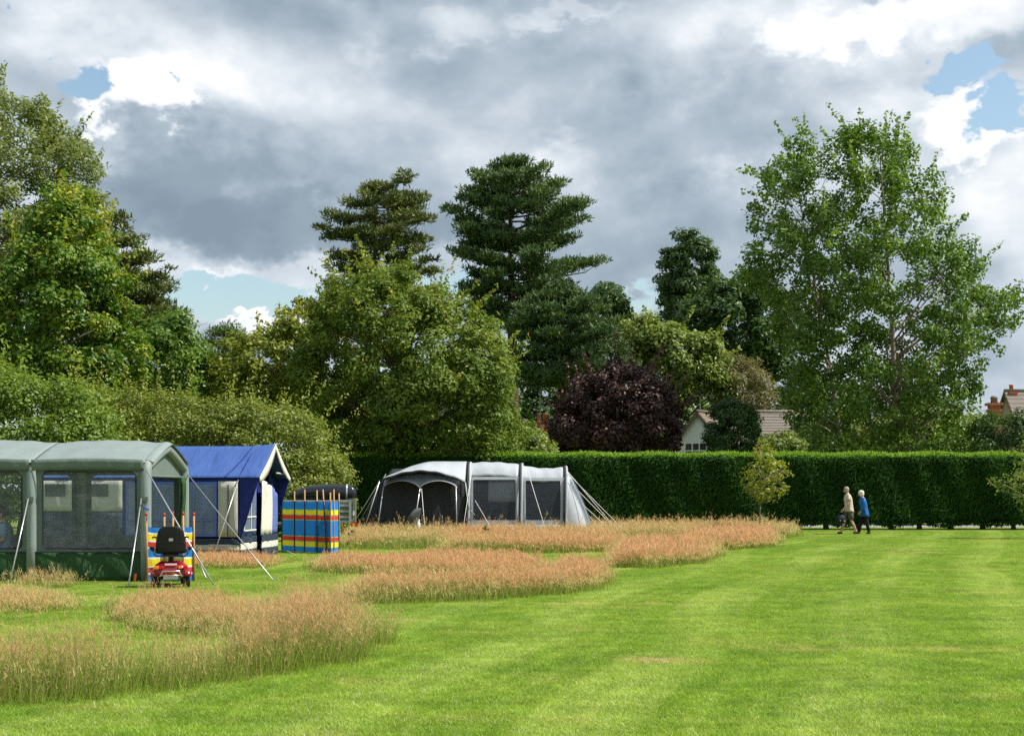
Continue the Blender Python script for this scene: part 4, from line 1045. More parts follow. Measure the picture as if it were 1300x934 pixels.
# ------------------------------------------------------------------ blue frame tent
def blue_tent():
    ox, oy = -6.48, 33.8
    t = thing('blue_frame_tent', (ox, oy, 0), 'royal blue frame tent with cream-edged gable canopy', 'tent', R(-5))
    D, L, E, RZ, OV = 3.0, 5.2, 1.95, 2.74, .48
    for s, nm in ((0, 'near'), (1, 'far')):
        mb = MB()
        def slope(u, v):
            x = -L + (L + OV) * u; y = v * D / 2; y = y if s == 0 else D - y
            z = E + (RZ - E) * v - .035 * math.sin(math.pi * v) + .012 * math.sin(u * 47 + 2 * v) * math.sin(math.pi * v) + .05 * max(0, (u - .9) / .1) * v
            return (x, y - (.03 if s == 0 else -.03) * (1 - v), z)
        mb.grid(slope, 60, 10)
        sl = mb.build('roof_slope', BLUE, t, smooth=True, thick=.01)
        if s == 0:
            for xs_ in (-.35, -2.4, -4.2):
                mb = MB(); mb.tube([(xs_ + .28 * v, v * D / 2 - .035 * (1 - v), E + (RZ - E) * v - .035 * math.sin(math.pi * v) + .012) for v in np.linspace(0, 1, 9)], .012, 5); mb.build('roof_seam', BLUE_D, sl, smooth=True)
        # cream edging of the canopy
        mb = MB(); sg = 1 if s == 0 else -1
        def edge(u, v):
            y = u * D / 2; yy = y if s == 0 else D - y
            z = E + (RZ + .04 - E) * u - .035 * math.sin(math.pi * u)
            w_ = .05 + .22 * math.sin(math.pi * min(1, u * .75 + .12)) * (1.0 if s == 0 else .6)
            return (OV + .012, yy + sg * w_ * v * .25, z - w_ * v + .012)
        mb.grid(edge, 12, 2); mb.build('canopy_edging', CREAM, t, smooth=True, thick=.012)
        # triangular wing under the canopy, its shade put into the darker blue
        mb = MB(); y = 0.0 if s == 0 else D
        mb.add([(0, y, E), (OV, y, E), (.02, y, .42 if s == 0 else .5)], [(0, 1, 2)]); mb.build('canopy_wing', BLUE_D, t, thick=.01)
    mb = MB(); mb.tube([(OV - .06, D * .62, 2.08), (OV - .06, D - .1, 2.06)], .018, 6); mb.build('canopy_pole', CREAM, t, smooth=True)
    # camera-side wall
    def wall(x0, x1, z0, z1, m, nm, y=0.0, wav=.012):
        mb = MB(); n = max(4, int((x1 - x0) * 8))
        mb.grid(lambda u, v: (x0 + (x1 - x0) * u, y + wav * math.sin(u * n * .9 + v * 2), z0 + (z1 - z0) * v), n, 6)
        return mb.build(nm, m, t, smooth=True, thick=.008)
    wall(-L, 0, .52, 1.93, BLUE_D, 'side_wall', .02)
    wall(-L, 0, .36, .50, NAVY, 'dark_band', .0); wall(-L, 0, .22, .36, BEIGE_SHADED, 'pale_band', .0); wall(-L, 0, .0, .22, NAVY, 'skirt', .0)
    wall(-.52, -.03, .54, 1.86, BEIGE_SHADED, 'closed_door', -.02, .02)
    mb = MB(); mb.tube([(-.27, -.05, .56), (-.26, -.05, 1.78)], .012, 6); mb.build('zip', GT_TRIM, t)
    for x0, x1, z0, z1 in ((-1.35, -.62, .62, 1.78), (-2.7, -1.55, .62, 1.78)):
        mb = MB(); mb.box(x0 - .07, x1 + .07, -.022, -.006, z0 - .07, z1 + .07); fr = mb.build('window_surround', BLUE_L, t)
        mb = MB(); mb.grid(lambda u, v: (x0 + (x1 - x0) * u, -.034 + .006 * math.sin(u * 9), z0 + (z1 - z0) * v), 8, 8); mb.build('window_pane', vinyl_blue, fr, smooth=True)
        mb = MB()
        for q in (.33, .66): mb.box(x0 + (x1 - x0) * q - .012, x0 + (x1 - x0) * q + .012, -.052, -.042, z0, z1)
        mb.box(x0, x1, -.056, -.046, z0 + .3, z0 + .325); mb.build('window_bar', BLUE_L, fr)
    # rear part seen through the green awning: beige over navy
    wall(-L, -2.85, 1.15, 1.88, BEIGE_SHADED, 'rear_panel', -.03); wall(-L, -2.85, .5, 1.12, NAVY, 'rear_lower_panel', -.03)
    for x0 in (-4.75, -3.7):
        mb = MB(); mb.box(x0, x0 + .5, -.06, -.045, 1.5, 1.8); mb.build('rear_window', DARKW, t)
    # gable wall behind the canopy: window leaf, gap, cream curtain, pale blue leaf
    def gable(path, z0, z1, m, nm, wav=.02, top=None):
        mb = MB(); n = len(path) - 1
        def f(u, v):
            k = min(int(u * n), n - 1); q = u * n - k
            x = path[k][0] * (1 - q) + path[k + 1][0] * q; y = path[k][1] * (1 - q) + path[k + 1][1] * q
            zt = z1 if top is None else z1 + (top - z1) * u
            return (x + wav * math.sin(u * 13 + v * 2), y, z0 + (zt - z0) * v)
        mb.grid(f, n * 6, 8); return mb.build(nm, m, t, smooth=True, thick=.01)
    pa = [(.0, 0), (.03, .6), (.05, 1.25)]; pb = [(.16, 1.32), (.22, 2.1)]; pc = [(.22, 2.1), (.20, 2.75)]
    gable(pa, .52, 1.93, BLUE_L, 'window_leaf', top=2.55)
    for p_, nm in ((pa, 'leaf'), (pb, 'curtain'), (pc, 'leaf')):
        q = [(x + .012, y) for x, y in p_]
        gable(q, .38, .54, NAVY, 'dark_band'); gable(q, .22, .38, CREAM, 'pale_band'); gable(q, .0, .22, NAVY, 'skirt')
    gable(pb, .54, 1.95, CREAM, 'cream_curtain', .035, top=1.75); gable(pc, .54, 1.80, BLUE_L, 'pale_blue_leaf', top=1.55)
    gable([(.14, 2.1), (.12, 2.9)], 1.5, 2.3, BLUE_D, 'gable_upper_leaf', top=2.0)
    mb = MB(); mb.grid(lambda u, v: (-.02, D * u, .02 + (1.95 + (RZ - 1.98) * (1 - abs(2 * u - 1))) * v), 12, 6); mb.build('inner_wall', BLUE_D, t, thick=.008)
    # gable window
    mb = MB(); mb.add([(.065, .12, .68), (.085, 1.1, .68), (.085, 1.1, 1.72), (.07, .55, 1.72)], [(0, 1, 2, 3)]); wn = mb.build('gable_window', vinyl_blue, t, thick=.004)
    mb = MB()
    for z in (.68, 1.0): mb.tube([(.085, .12 + .2 * (z > .9), z), (.10, 1.1, z)], .02, 5)
    mb.tube([(.09, .7, .68), (.09, .75, 1.72)], .012, 5); mb.tube([(.075, .12, .68), (.08, .55, 1.72)], .018, 5); mb.build('window_bar', CREAM, wn)
    mb = MB(); mb.grid(lambda u, v: (-L - .0, D * u, .02 + (1.95 + (RZ - 1.98) * (1 - abs(2 * u - 1))) * v), 12, 6); mb.build('end_wall', BLUE_D, t, thick=.008)
    mb = MB(); mb.grid(lambda u, v: (-L + L * u, D, .02 + 1.93 * v), 8, 4); mb.build('back_wall', BLUE_D, t, thick=.008)
    guy(t, (-.02, -.02, 1.9), (-.40, -.9, .0), .012, POLE, 'guy_pole'); guy(t, (.5, 2.6, .1), (.85, 2.3, 0), .01)
vinyl_blue = vinyl('bluish_vinyl', (.20, .25, .33), .40, .12, .4)
blue_tent()

# ------------------------------------------------------------------ grey air awning
def grey_tent():
    ox, oy = -5.3, 49.0
    t = thing('grey_awning', (ox, oy, 0), 'large silver grey and charcoal air awning before the clipped hedge', 'tent')
    X = lambda px, Y=49.0: (px - 650) / F * Y - ox
    D = 2.7
    def prof(u, hi):       # front foot -> over the top -> back foot, u 0..1
        a = math.pi * (1 - u); k = .60
        y = D / 2 * (1 + math.copysign(abs(math.cos(a)) ** k, math.cos(a))) ; z = hi * abs(math.sin(a)) ** k
        y = D - y if False else y
        return (y, z)
    beams = [(X(592), 2.60), (X(659), 2.56), (X(716), 2.46)]
    for x, hi in beams:
        mb = MB(); mb.tube([(x + .05 * math.sin(math.pi * u), prof(u, hi)[0] * 1.02 - .02, prof(u, hi)[1] + .03) for u in np.linspace(0, 1, 33)], .034, 8)
        mb.build('air_beam', BEAM, t, smooth=True)
        mb = MB(); mb.tube([(x + .068 + .05 * math.sin(math.pi * u), prof(u, hi)[0] * 1.02 - .02, prof(u, hi)[1] + .02) for u in np.linspace(0, 1, 33)], .04, 8)
        mb.build('beam_cover', SILV, t, smooth=True)
    segs = [(beams[0], beams[1], .06), (beams[1], beams[2], -.14)]
    for (xa, ha), (xb, hb), sag in segs:
        uf = np.interp
        # roof skin between shoulders
        mb = MB()
        def roof(u, v):
            q = .245 + .51 * v; hi = ha + (hb - ha) * u; s = math.sin(math.pi * u)
            y, z = prof(q, hi); return (xa + (xb - xa) * u, y, z + (sag * s if sag > 0 else sag * s * .6) + .012 * math.sin(u * 20 + v * 4))
        mb.grid(roof, 14, 20); mb.build('roof_panel', SILV, t, smooth=True, thick=.01)
        za = prof(.245, ha)[1] + .02; yy = prof(.245, ha)[0]
        x0, x1 = xa + .12, xb - .05
        hole = rrect(x0 + .11, x1 - .07, .62, za - .10, .04, 3)
        fw = lambda a, b: (a, -.01 + (yy + .01) * (b / za) ** 2.2, b)
        sheet_with_holes('front_panel', [(x0 - .06, .02), (x1 + .08, .02), (x1 + .08, za), (x0 - .06, za)], [hole], fw, SILV, t)
        mb = MB(); mb.grid(lambda u, v: (x0 + .09 + (x1 - x0 - .14) * u, fw(0, .60 + (za - .68) * v)[1] + .03 + .01 * math.sin(u * 5), .60 + (za - .68) * v), 10, 8)
        mb.build('window_pane', CLEAR2, t, smooth=True)
        mb = MB(); mb.grid(lambda u, v: (xa + (xb - xa) * u, D * .93 - .25 * (v > .9), 2.3 * v), 6, 6); mb.build('back_wall', CHAR, t, smooth=True, thick=.01)
        mb = MB(); mb.grid(lambda u, v: (x0 - .05 + (x1 - x0 + .1) * u, -.03 + .02 * math.sin(u * 14), .01 + .45 * v), 14, 3); mb.build('mud_wall', SILV_D, t, smooth=True, thick=.01)
    # curtain hung inside the first bay
    mb = MB(); xa = beams[0][0]; mb.grid(lambda u, v: (xa + .75 + 1.0 * u, .35 + .02 * math.sin(u * 20), 1.25 + .75 * v), 12, 4); mb.build('inner_curtain', SILV_D, t, smooth=True, thick=.01)
    # right end: raked gable with dark slit windows
    xr, hr = beams[2]
    foot = X(757)
    def gpt(u):           # raked end meets the ground along a bowed line
        a_ = math.pi * u
        return (xr + .08 + (foot - xr - .08) * math.sin(a_) ** .55, D / 2 * (1 - math.cos(a_)), .02)
    def endp(u, v):       # v 0 at the beam, 1 on the ground
        y, z = prof(u, hr - .03); A = Vector((xr + .1, y, z)); B = Vector(gpt(u))
        p = A.lerp(B, v); bul = .10 * math.sin(math.pi * v) * math.sin(math.pi * u)
        return (p.x + bul, p.y - bul * .4 * math.cos(math.pi * u), p.z + bul * .5 + .006 * math.sin(u * 60 + v * 4))
    for ua, ub, mt in ((0, .24, SILV), (.24, .5, SILV), (.5, 1, SILV)):
        mb = MB(); mb.grid(lambda u, v: endp(ua + (ub - ua) * u, v), 12, 10); mb.build('end_panel', mt, t, smooth=True, thick=.008)
    for ua, ub, va, vb in ((.27, .35, .10, .86), (.39, .45, .22, .90)):
        mb = MB(); mb.grid(lambda u, v: tuple(Vector(endp(ua + (ub - ua) * u, va + (vb - va) * v)) + Vector((.03, -.035, .02))), 5, 10); mb.build('end_window', CLEAR2, t, smooth=True, thick=.004)
    mb = MB(); mb.tube([tuple(Vector(gpt(u)) + Vector((.02, 0, .03))) for u in np.linspace(0, 1, 15)], .045, 6); mb.build('end_skirt', SILV, t, smooth=True)
    # left porch: arched silver canopy over charcoal walls
    xl, x1 = X(483, 48.3), beams[0][0] - .02
    def canopy(u, v):      # u left->right, v front edge->ridge
        x = xl + (x1 - xl) * u
        zf = 1.98 + .36 * math.sin(math.pi * min(1, u * 1.0)) ** .9 - .05 * u; yf = -.95 + .35 * u
        yb, zb = 1.35, 2.16 + .50 * math.sin(math.pi / 2 * min(1, u * 1.75))
        k = v
        return (x + .35 * (1 - u) * v, yf + (yb - yf) * k, zf + (zb - zf) * (1 - (1 - k) ** 2.2) + .012 * math.sin(u * 30) * (1 - v))
    mb = MB(); mb.grid(canopy, 30, 12); cn = mb.build('canopy', SILV, t, smooth=True, thick=.012)
    mb = MB(); mb.grid(lambda u, v: tuple(Vector(canopy(u, 0)) + Vector((0, -.015, -.07 + .08 * v))), 30, 2); mb.build('canopy_hem', GT_TRIM, cn, smooth=True, thick=.01)
    mb = MB(); mb.grid(lambda u, v: (canopy(u, 1)[0], 1.35 + 1.3 * v, canopy(u, 1)[2] - .5 * v * v), 20, 6); mb.build('canopy_back', SILV, cn, smooth=True, thick=.012)
    # charcoal front with two arched panels and a scalloped inner awning
    mb = MB(); mb.grid(lambda u, v: (xl - .15 + (x1 - xl + .1) * u, .02 + .03 * math.sin(u * 25 + v * 3), .01 + (1.95 + .35 * math.sin(math.pi * u)) * v), 30, 8); mb.build('porch_wall', CHAR, t, smooth=True, thick=.01)
    def scal(u, v):
        x = xl + .08 + (x1 - xl - .35) * u
        drop = .26 * abs(math.sin(math.pi * 2 * u)) ** .6
        zt = 2.0 + .22 * math.sin(math.pi * u); zb_ = 1.70 + drop
        return (x, .0 - .75 * (1 - v) ** .8, zb_ + (zt - zb_) * v)
    mb = MB(); mb.grid(scal, 40, 6); mb.build('scalloped_awning', SILV_D, t, smooth=True, thick=.01)
    for u in (0.01, .5, .985):
        a = scal(u, 0); mb = MB(); mb.tube([a, (a[0] - (.25 if u < .9 else -.04), a[1] - .1, 0)], .02, 6); mb.build('porch_pole', POLE, t, smooth=True)
    a = canopy(0, 0); mb = MB(); mb.tube([a, (a[0] - .62, a[1] - .1, 0)], .02, 6); mb.build('porch_pole', POLE, t, smooth=True)
    a = canopy(1, 0); mb = MB(); mb.tube([a, (a[0] + .12, a[1] + .2, 1.0), (a[0] + .3, a[1] + .6, .8)], .025, 6); mb.build('porch_strut', SILV, t, smooth=True)
    # dark annexe at the far left
    def annex(u, v):
        xx = X(455) + (X(548) - X(455)) * u; w_ = min(1, u * 2.4) ** .55
        return (xx, .15 + D * v, .02 + (2.42 * w_) * abs(math.sin(math.pi * (.10 + .8 * v))) ** .35 * (.97 + .03 * u))
    mb = MB(); mb.grid(annex, 24, 16); mb.build('dark_annexe', CHAR, t, smooth=True, thick=.012)
    mb = MB(); mb.grid(lambda u, v: (annex(u, 0)[0], .15 + .0 * v, .0 + annex(u, 0)[2] * v), 20, 4); mb.build('annexe_side', CHAR, t, smooth=True, thick=.01)
    g = lambda px, py: (G(px, py)[0] - ox, G(px, py)[1] - oy, .01)
    top3 = (xr + .12, .3, 2.25)
    for a, b in ((top3, (X(800), -.3, .05)), ((xr + .1, 1.3, 2.4), (X(792), .6, .05)), ((xr + .5, .4, 1.3), (X(785), .2, .05)), ((xr + .5, .9, 1.3), (X(770), 1.2, .05)),
                 ((xr + .14, 2.4, 2.1), (X(796), 2.6, .05)), ((beams[1][0] + .3, -.02, 2.3), (X(695), -1.6, 0)), ((beams[0][0] + .2, -.02, 2.4), (X(588), -1.7, 0)), ((xl, -.6, 2.0), (X(445), -.4, .3)),
                 ((xl + .1, .2, 2.2), (X(448), .9, .3)), ((xl + 1.4, -.75, 1.7), (X(545), -2.0, .0)), ((beams[0][0] + .3, -.05, 1.3), (beams[0][0] + 1.1, -1.3, .0))):
        guy(t, a, b, .011)
grey_tent()

# ------------------------------------------------------------------ striped windbreaks
WOOD = pm('windbreak_pole_wood', (.46, .27, .12), .7, .25, 6, .3, 30, stretch=(1, 1, .2))
REDTIP = pm('red_pole_tip', (.60, .03, .03), .5)
def windbreak(name, label, pts, z0, z1, stripes, pole_up, tips, lean=None, seam=None):
    t = thing(name, (pts[0][0], pts[0][1], 0), label, 'windbreak', group='striped windbreaks')
    off = Vector((pts[0][0], pts[0][1], 0))
    path = [Vector((p[0], p[1], 0)) - off for p in pts]
    segL = [(path[i + 1] - path[i]).length for i in range(len(path) - 1)]
    mb = MB(); mats = []
    tot = sum(s[0] for s in stripes); zs = [0.0]
    for s in stripes: zs.append(zs[-1] + s[0] / tot)
    for s in stripes:
        if s[1] not in mats: mats.append(s[1])
    for j, s in enumerate(stripes):           # bands from the top down
        va, vb = 1 - zs[j], 1 - zs[j + 1]
        for i in range(len(path) - 1):
            def f(u, v):
                p = path[i].lerp(path[i + 1], u); d_ = (path[i + 1] - path[i]).normalized(); n_ = Vector((d_.y, -d_.x, 0))
                vv = va + (vb - va) * v
                bul = .03 * math.sin(math.pi * u) * segL[i] * (1 + .3 * math.sin(vv * 5 + i)) + .008 * math.sin(vv * 17 + u * 7 + i * 2) * math.sin(math.pi * u)
                sg = -.035 * math.sin(math.pi * u) * (vv > .5) * (vv - .5) * 2 * min(1, segL[i] / .4)
                return (p.x + n_.x * bul, p.y + n_.y * bul, z0 + (z1 - z0) * vv + sg)
            mb.grid(f, 5, 2 if s[0] > .6 else 1, mats.index(s[1]))
    mb.build('striped_cloth', mats, t, smooth=True)
    for i, p in enumerate(path):
        dx = (lean or {}).get(i, 0)
        mb = MB(); top = z1 + pole_up[i % len(pole_up)]
        mb.tube([(p.x, p.y - .022, -.05), (p.x + dx * .5, p.y - .022, top * .5), (p.x + dx, p.y - .022, top)], .018, 8)
        po = mb.build('pole', WOOD, t, smooth=True)
        if tips:
            mb = MB(); mb.tube([(p.x + dx, p.y - .022, top - .005), (p.x + dx, p.y - .022, top + .05)], [.021, .017], 8); mb.build('red_tip', REDTIP, po, smooth=True)
        if seam:
            mb = MB(); mb.tube([(p.x, p.y - .045, z0), (p.x + dx * .8, p.y - .045, z1)], .013, 5); mb.build('sleeve_seam', seam, t)
WB = dict(b=fabric('windbreak_blue', (.02, .22, .66), .2, .35, rough=.7), y=fabric('windbreak_yellow', (.82, .66, .02), .2, .35), r=fabric('windbreak_red', (.68, .045, .03), .2, .35),
          g=fabric('windbreak_green', (.10, .50, .22), .2, .3), w=fabric('windbreak_white', (.80, .80, .80), .2, .3), k=pm('seam_dark', (.02, .03, .07), .7))
big = [(1.45, 'b'), (.18, 'g'), (.85, 'y'), (.14, 'g'), (.85, 'r'), (.16, 'g'), (2.9, 'b'), (.16, 'g'), (.8, 'r'), (.16, 'g'), (.85, 'y'), (.14, 'g'), (.9, 'b')]
small = [(1.0, 'b'), (.3, 'w'), (1.2, 'y'), (.3, 'w'), (1.0, 'r'), (.35, 'w'), (1.6, 'b'), (.3, 'w'), (1.3, 'y'), (.3, 'w'), (1.0, 'r'), (.35, 'w'), (1.2, 'b')]
pp = [((px - 650) / F * Y, Y) for px, Y in ((358, 38.6), (374, 38.1), (387, 37.7), (402.5, 37.3), (415, 36.9), (419.5, 36.7), (424, 37.0), (430.5, 37.3))]
windbreak('striped_windbreak', 'large blue windbreak with yellow and red stripes beside the blue tent', pp, .02, 1.37, [(a, WB[b]) for a, b in big], [.22, .25, .30, .28, .30, .22, .30, .20], False, {4: -.10}, WB['k'])
pp = [((px - 650) / F * Y, Y) for px, Y in ((188, 25.35), (209, 25.5), (220, 25.62), (233, 25.45), (246.5, 25.6))]
windbreak('striped_windbreak', 'small multicoloured striped windbreak with red-tipped poles behind the mobility scooter', pp, .03, 1.0, [(a, WB[b]) for a, b in small], [.20, .19, .21, .21, .20], True, {0: -.03})

# ------------------------------------------------------------------ mobility scooter
BLK = pm('black_vinyl', (.012, .012, .014), .45, .2, 8, .2, 60)
RUB = pm('tyre_rubber', (.02, .02, .02), .85, .2, 12, .4, 50)
REDP = pm('metallic_red_paint', (.28, .008, .015), .25, .15, 3, spec=.6)
CHROME = pm('chrome_bar', (.62, .62, .62), .25, .05, metal=.9)
ORANGE = pm('amber_lens', (.85, .22, .01), .25); REDL = pm('red_lens', (.65, .01, .01), .25)
def wheel(t, x, y, r, w_, nm='wheel'):
    mb = MB(); rings = []
    for xx, rr in ((-w_ / 2, r * .62), (-w_ / 2, r * .9), (-w_ * .3, r), (w_ * .3, r), (w_ / 2, r * .9), (w_ / 2, r * .62)):
        rings.append([(x + xx, y + rr * math.cos(2 * math.pi * k / 20), r + rr * math.sin(2 * math.pi * k / 20)) for k in range(20)])
    mb.loft(rings); wl = mb.build(nm, RUB, t, smooth=False)
    mb = MB(); mb.tube([(x - w_ / 2 - .004, y, r), (x + w_ / 2 + .004, y, r)], r * .55, 14); mb.build('rim', ALU, wl)
def scooter():
    bx_, by_ = G(217, 747)
    t = thing('mobility_scooter', (bx_, by_, 0), 'red mobility scooter with black seat parked before the green tent, seen from behind', 'scooter', R(14))
    for s in (-1, 1):
        wheel(t, s * .26, .18, .15, .11); wheel(t, s * .22, 1.0, .13, .09)
    # rear body shell
    mb = MB(); rings = []
    for y, hw, z0, z1 in ((-.02, .20, .20, .33), (.02, .25, .19, .40), (.12, .28, .20, .45), (.3, .26, .18, .46), (.45, .22, .14, .40), (.55, .20, .12, .22), (.95, .20, .12, .19), (1.1, .22, .14, .34), (1.2, .14, .18, .42)):
        rings.append([(hw * c_, y, z) for c_, z in ((-.75, z0), (.75, z0), (1, z0 + (z1 - z0) * .35), (.92, z0 + (z1 - z0) * .8), (.6, z1), (-.6, z1), (-.92, z0 + (z1 - z0) * .8), (-1, z0 + (z1 - z0) * .35))])
    mb.loft(rings); bd = mb.build('body', REDP, t, smooth=True, bevel=.012)
    for s in (-1, 1):
        mb = MB(); rings = [[(s * .26 + xx, .18 + .185 * math.cos(a), .16 + .185 * math.sin(a)) for xx in (-.075, .075)] + [(s * .26 + xx, .18 + .165 * math.cos(a), .16 + .165 * math.sin(a)) for xx in (.075, -.075)] for a in np.linspace(R(15), R(165), 9)]
        mb.loft(rings); mb.build('mudguard', REDP, t, smooth=True)
        mb = MB(); mb.box(s * .235 - .04, s * .235 + .04, -.045, -.005, .33, .385); lp = mb.build('tail_light', ORANGE if s < 0 else REDL, t, bevel=.008)
        mb = MB(); mb.box(s * .15 - .03, s * .15 + .03, -.042, -.008, .335, .375); mb.build('reflector', REDL if s < 0 else ORANGE, lp, bevel=.006)
        mb = MB(); mb.tube([(s * .30, .48, .62), (s * .30, .30, .66), (s * .31, .1, .66)], .02, 8); ar = mb.build('armrest', BLK, t, smooth=True)
        mb = MB(); mb.box(s * .315 - .035, s * .315 + .035, .08, .40, .655, .70); mb.build('arm_pad', BLK, ar, bevel=.015)
        mb = MB(); mb.tube([(s * .14, .95, .80), (s * .28, .90, .84), (s * .30, .86, .83)], .016, 8); mb.build('handlebar', BLK, t, smooth=True)
    mb = MB(); mb.add([(-.10, -.026, .395), (.10, -.026, .395), (.10, -.010, .425), (-.10, -.010, .425)], [(0, 1, 2, 3)]); mb.build('badge_plate', pm('pale_badge', (.45, .30, .33), .5), t, thick=.004)
    # bumper hoop
    mb = MB(); mb.tube([(-.20, -.02, .21), (-.17, -.10, .22), (-.13, -.11, .30), (.13, -.11, .30), (.17, -.10, .22), (.20, -.02, .21)], .013, 8); mb.tube([(-.165, -.105, .23), (.165, -.105, .23)], .011, 8); mb.build('rear_bumper', CHROME, t, smooth=True)
    mb = MB(); mb.box(-.12, .12, -.03, .02, .16, .215); mb.build('number_panel', ALU, t)
    mb = MB(); mb.tube([(0, .24, .42), (0, .24, .58)], .04, 10); mb.box(-.13, .13, .12, .36, .55, .585); mb.build('seat_post', BLK, t)
    # chair
    def pad(fn_w, zs_, yfn, th, nm, parent=t):
        mb = MB(); rings = []
        for z in zs_:
            hw = fn_w(z); y = yfn(z)
            rings.append([(hw * math.copysign(abs(math.cos(a)) ** .45, math.cos(a)), y + th * math.copysign(abs(math.sin(a)) ** .6, math.sin(a)), z) for a in np.linspace(0, 2 * math.pi, 17)[:-1]])
        mb.loft(rings); return mb.build(nm, BLK, parent, smooth=True)
    mb = MB(); mb.box(-.26, .26, .08, .55, .585, .675); mb.build('seat_cushion', BLK, t, bevel=.035)
    bk = pad(lambda z: np.interp(z, [.60, .66, .80, .95, 1.01, 1.045], [.235, .255, .245, .215, .185, .13]), [.60, .63, .68, .75, .82, .9, .96, 1.0, 1.03, 1.045], lambda z: .06 - .10 * (z - .6), .055, 'backrest')
    mb = MB(); mb.tube([(-.22, -.008, .775), (.22, -.008, .775)], .006, 5); mb.build('back_seam', RUB, bk)
    mb = MB(); mb.add([(-.035, -.042, .80), (.035, -.042, .80), (.035, -.048, .845), (-.035, -.048, .845)], [(0, 1, 2, 3)]); mb.build('back_tag', pm('grey_tag', (.40, .42, .42), .6), bk, thick=.003)
    mb = MB(); mb.tube([(-.27, .02, .70), (-.27, 0, .58), (-.22, -.02, .545), (.22, -.02, .545), (.27, 0, .58), (.27, .02, .70)], .013, 8); mb.build('seat_rail', BLK, t, smooth=True)
    mb = MB(); mb.tube([(0, 1.1, .3), (0, .95, .82)], .03, 10); mb.box(-.10, .10, .88, .98, .80, .88); mb.build('tiller', BLK, t)
    mb = MB(); mb.box(-.19, .19, .5, .95, .18, .205); mb.build('footboard', RUB, t)
scooter()

# ------------------------------------------------------------------ trailer with roof box
def trailer():
    Y = 45.0
    ox = (447 - 650) / F * Y
    t = thing('utility_trailer', (ox, Y, 0), 'galvanised railed trailer behind the large striped windbreak', 'trailer', R(4))
    GAL = pm('galvanised_steel', (.36, .39, .38), .5, .15, 5, metal=.5); OLV = pm('dull_green_panel', (.16, .19, .14), .7, .15, 3)
    Lg, Wd = 2.15, 1.25
    mb = MB(); mb.box(-Lg, 0, 0, Wd, .62, .70); mb.build('deck', GAL, t)
    mb = MB(); mb.box(-Lg + .02, -.02, .02, .04, .70, 1.30); mb.box(-Lg + .02, -.02, Wd - .04, Wd - .02, .70, 1.30); mb.build('side_board', OLV, t)
    for z in (.80, .98, 1.16, 1.30):
        mb = MB(); mb.box(-Lg, -.02, -.03, .0, z - .035, z + .035); mb.build('side_rail', GAL, t, bevel=.008)
    for z in (.85, 1.05, 1.25):
        mb = MB(); mb.box(-.02, .02, .02, Wd - .02, z - .05, z + .05); mb.build('tail_rail', GAL, t)
    for x in (-Lg + .02, -Lg / 2, -.06):
        mb = MB(); mb.box(x - .04, x + .04, -.06, -.032, .60, 1.36); mb.build('post', GAL, t)
    mb = MB(); mb.box(.02, .12, -.04, .30, .62, 1.38); mb.build('tail_post', OLV, t, bevel=.01)
    mb = MB(); mb.box(.0, .16, -.09, .2, .50, .62); pl = mb.build('light_board', BLK, t)
    mb = MB(); mb.box(.02, .11, -.10, -.092, .51, .61); mb.build('number_plate', pm('yellow_plate', (.80, .45, .02), .5), pl)
    for x, m in ((-.005, REDL), (.135, REDL)):
        mb = MB(); mb.box(x - .02, x + .02, -.11, -.092, .50, .66); mb.build('tail_light', m, pl)
    mb = MB(); mb.box(.03, .08, -.055, -.042, .85, .99); mb.build('red_reflector', WHITEP, t)
    for y in (-.14, Wd + .14):
        mb = MB(); rings = [[(-Lg * .55 + rr * math.cos(a), y + yy, .31 + rr * math.sin(a)) for a in np.linspace(0, 2 * math.pi, 21)[:-1]] for yy, rr in ((-.09, .2), (-.09, .27), (-.05, .31), (.05, .31), (.09, .27), (.09, .2))]
        mb.loft(rings); wl = mb.build('wheel', RUB, t); mb = MB(); mb.tube([(-Lg * .55, y - .095, .31), (-Lg * .55, y + .095, .31)], .17, 14); mb.build('rim', GAL, wl)
    mb = MB(); mb.tube([(-Lg, Wd / 2, .60), (-Lg - 1.0, Wd / 2, .5)], .05, 6); mb.build('drawbar', GAL, t)
    # roof box riding on top
    t2 = thing('roof_box', (ox - .98, Y + .1, 1.335), 'glossy black car roof box lying on the trailer', 'roof box', R(4))
    GLB = pm('gloss_black_plastic', (.014, .018, .026), .22, .2, 2, spec=.6)
    def ring(x, hw, z0, z1):
        return [(x, .55 + hw * math.copysign(abs(math.cos(a)) ** .5, math.cos(a)), (z0 + z1) / 2 + (z1 - z0) / 2 * math.copysign(abs(math.sin(a)) ** .6, math.sin(a))) for a in np.linspace(0, 2 * math.pi, 21)[:-1]]
    mb = MB(); mb.loft([ring(*q) for q in ((-1.10, .20, .06, .14), (-1.0, .34, .03, .24), (-.7, .42, .0, .38), (-.3, .46, 0, .48), (.2, .47, 0, .52), (.7, .46, 0, .50), (.95, .45, .02, .47), (1.04, .42, .04, .40), (1.08, .34, .1, .3))])
    bx_ = mb.build('shell', GLB, t2, smooth=True)
    mb = MB(); mb.loft([ring(.76, .475, -.01, .515), ring(.81, .47, -.01, .51)]); mb.build('bright_band', pm('silver_band', (.5, .52, .55), .3, metal=.4), t2, smooth=True)
    mb = MB(); mb.loft([[(x, .55 + s * (.12 + .36 * min(1, (x + 1.1) * 2)), .17) for s in (-1, 1)] + [(x, .55 + s * (.12 + .36 * min(1, (x + 1.1) * 2)), .185) for s in (1, -1)] for x in np.linspace(-1.0, 1.0, 10)]); mb.build('lid_seam', BLK, t2)
trailer()

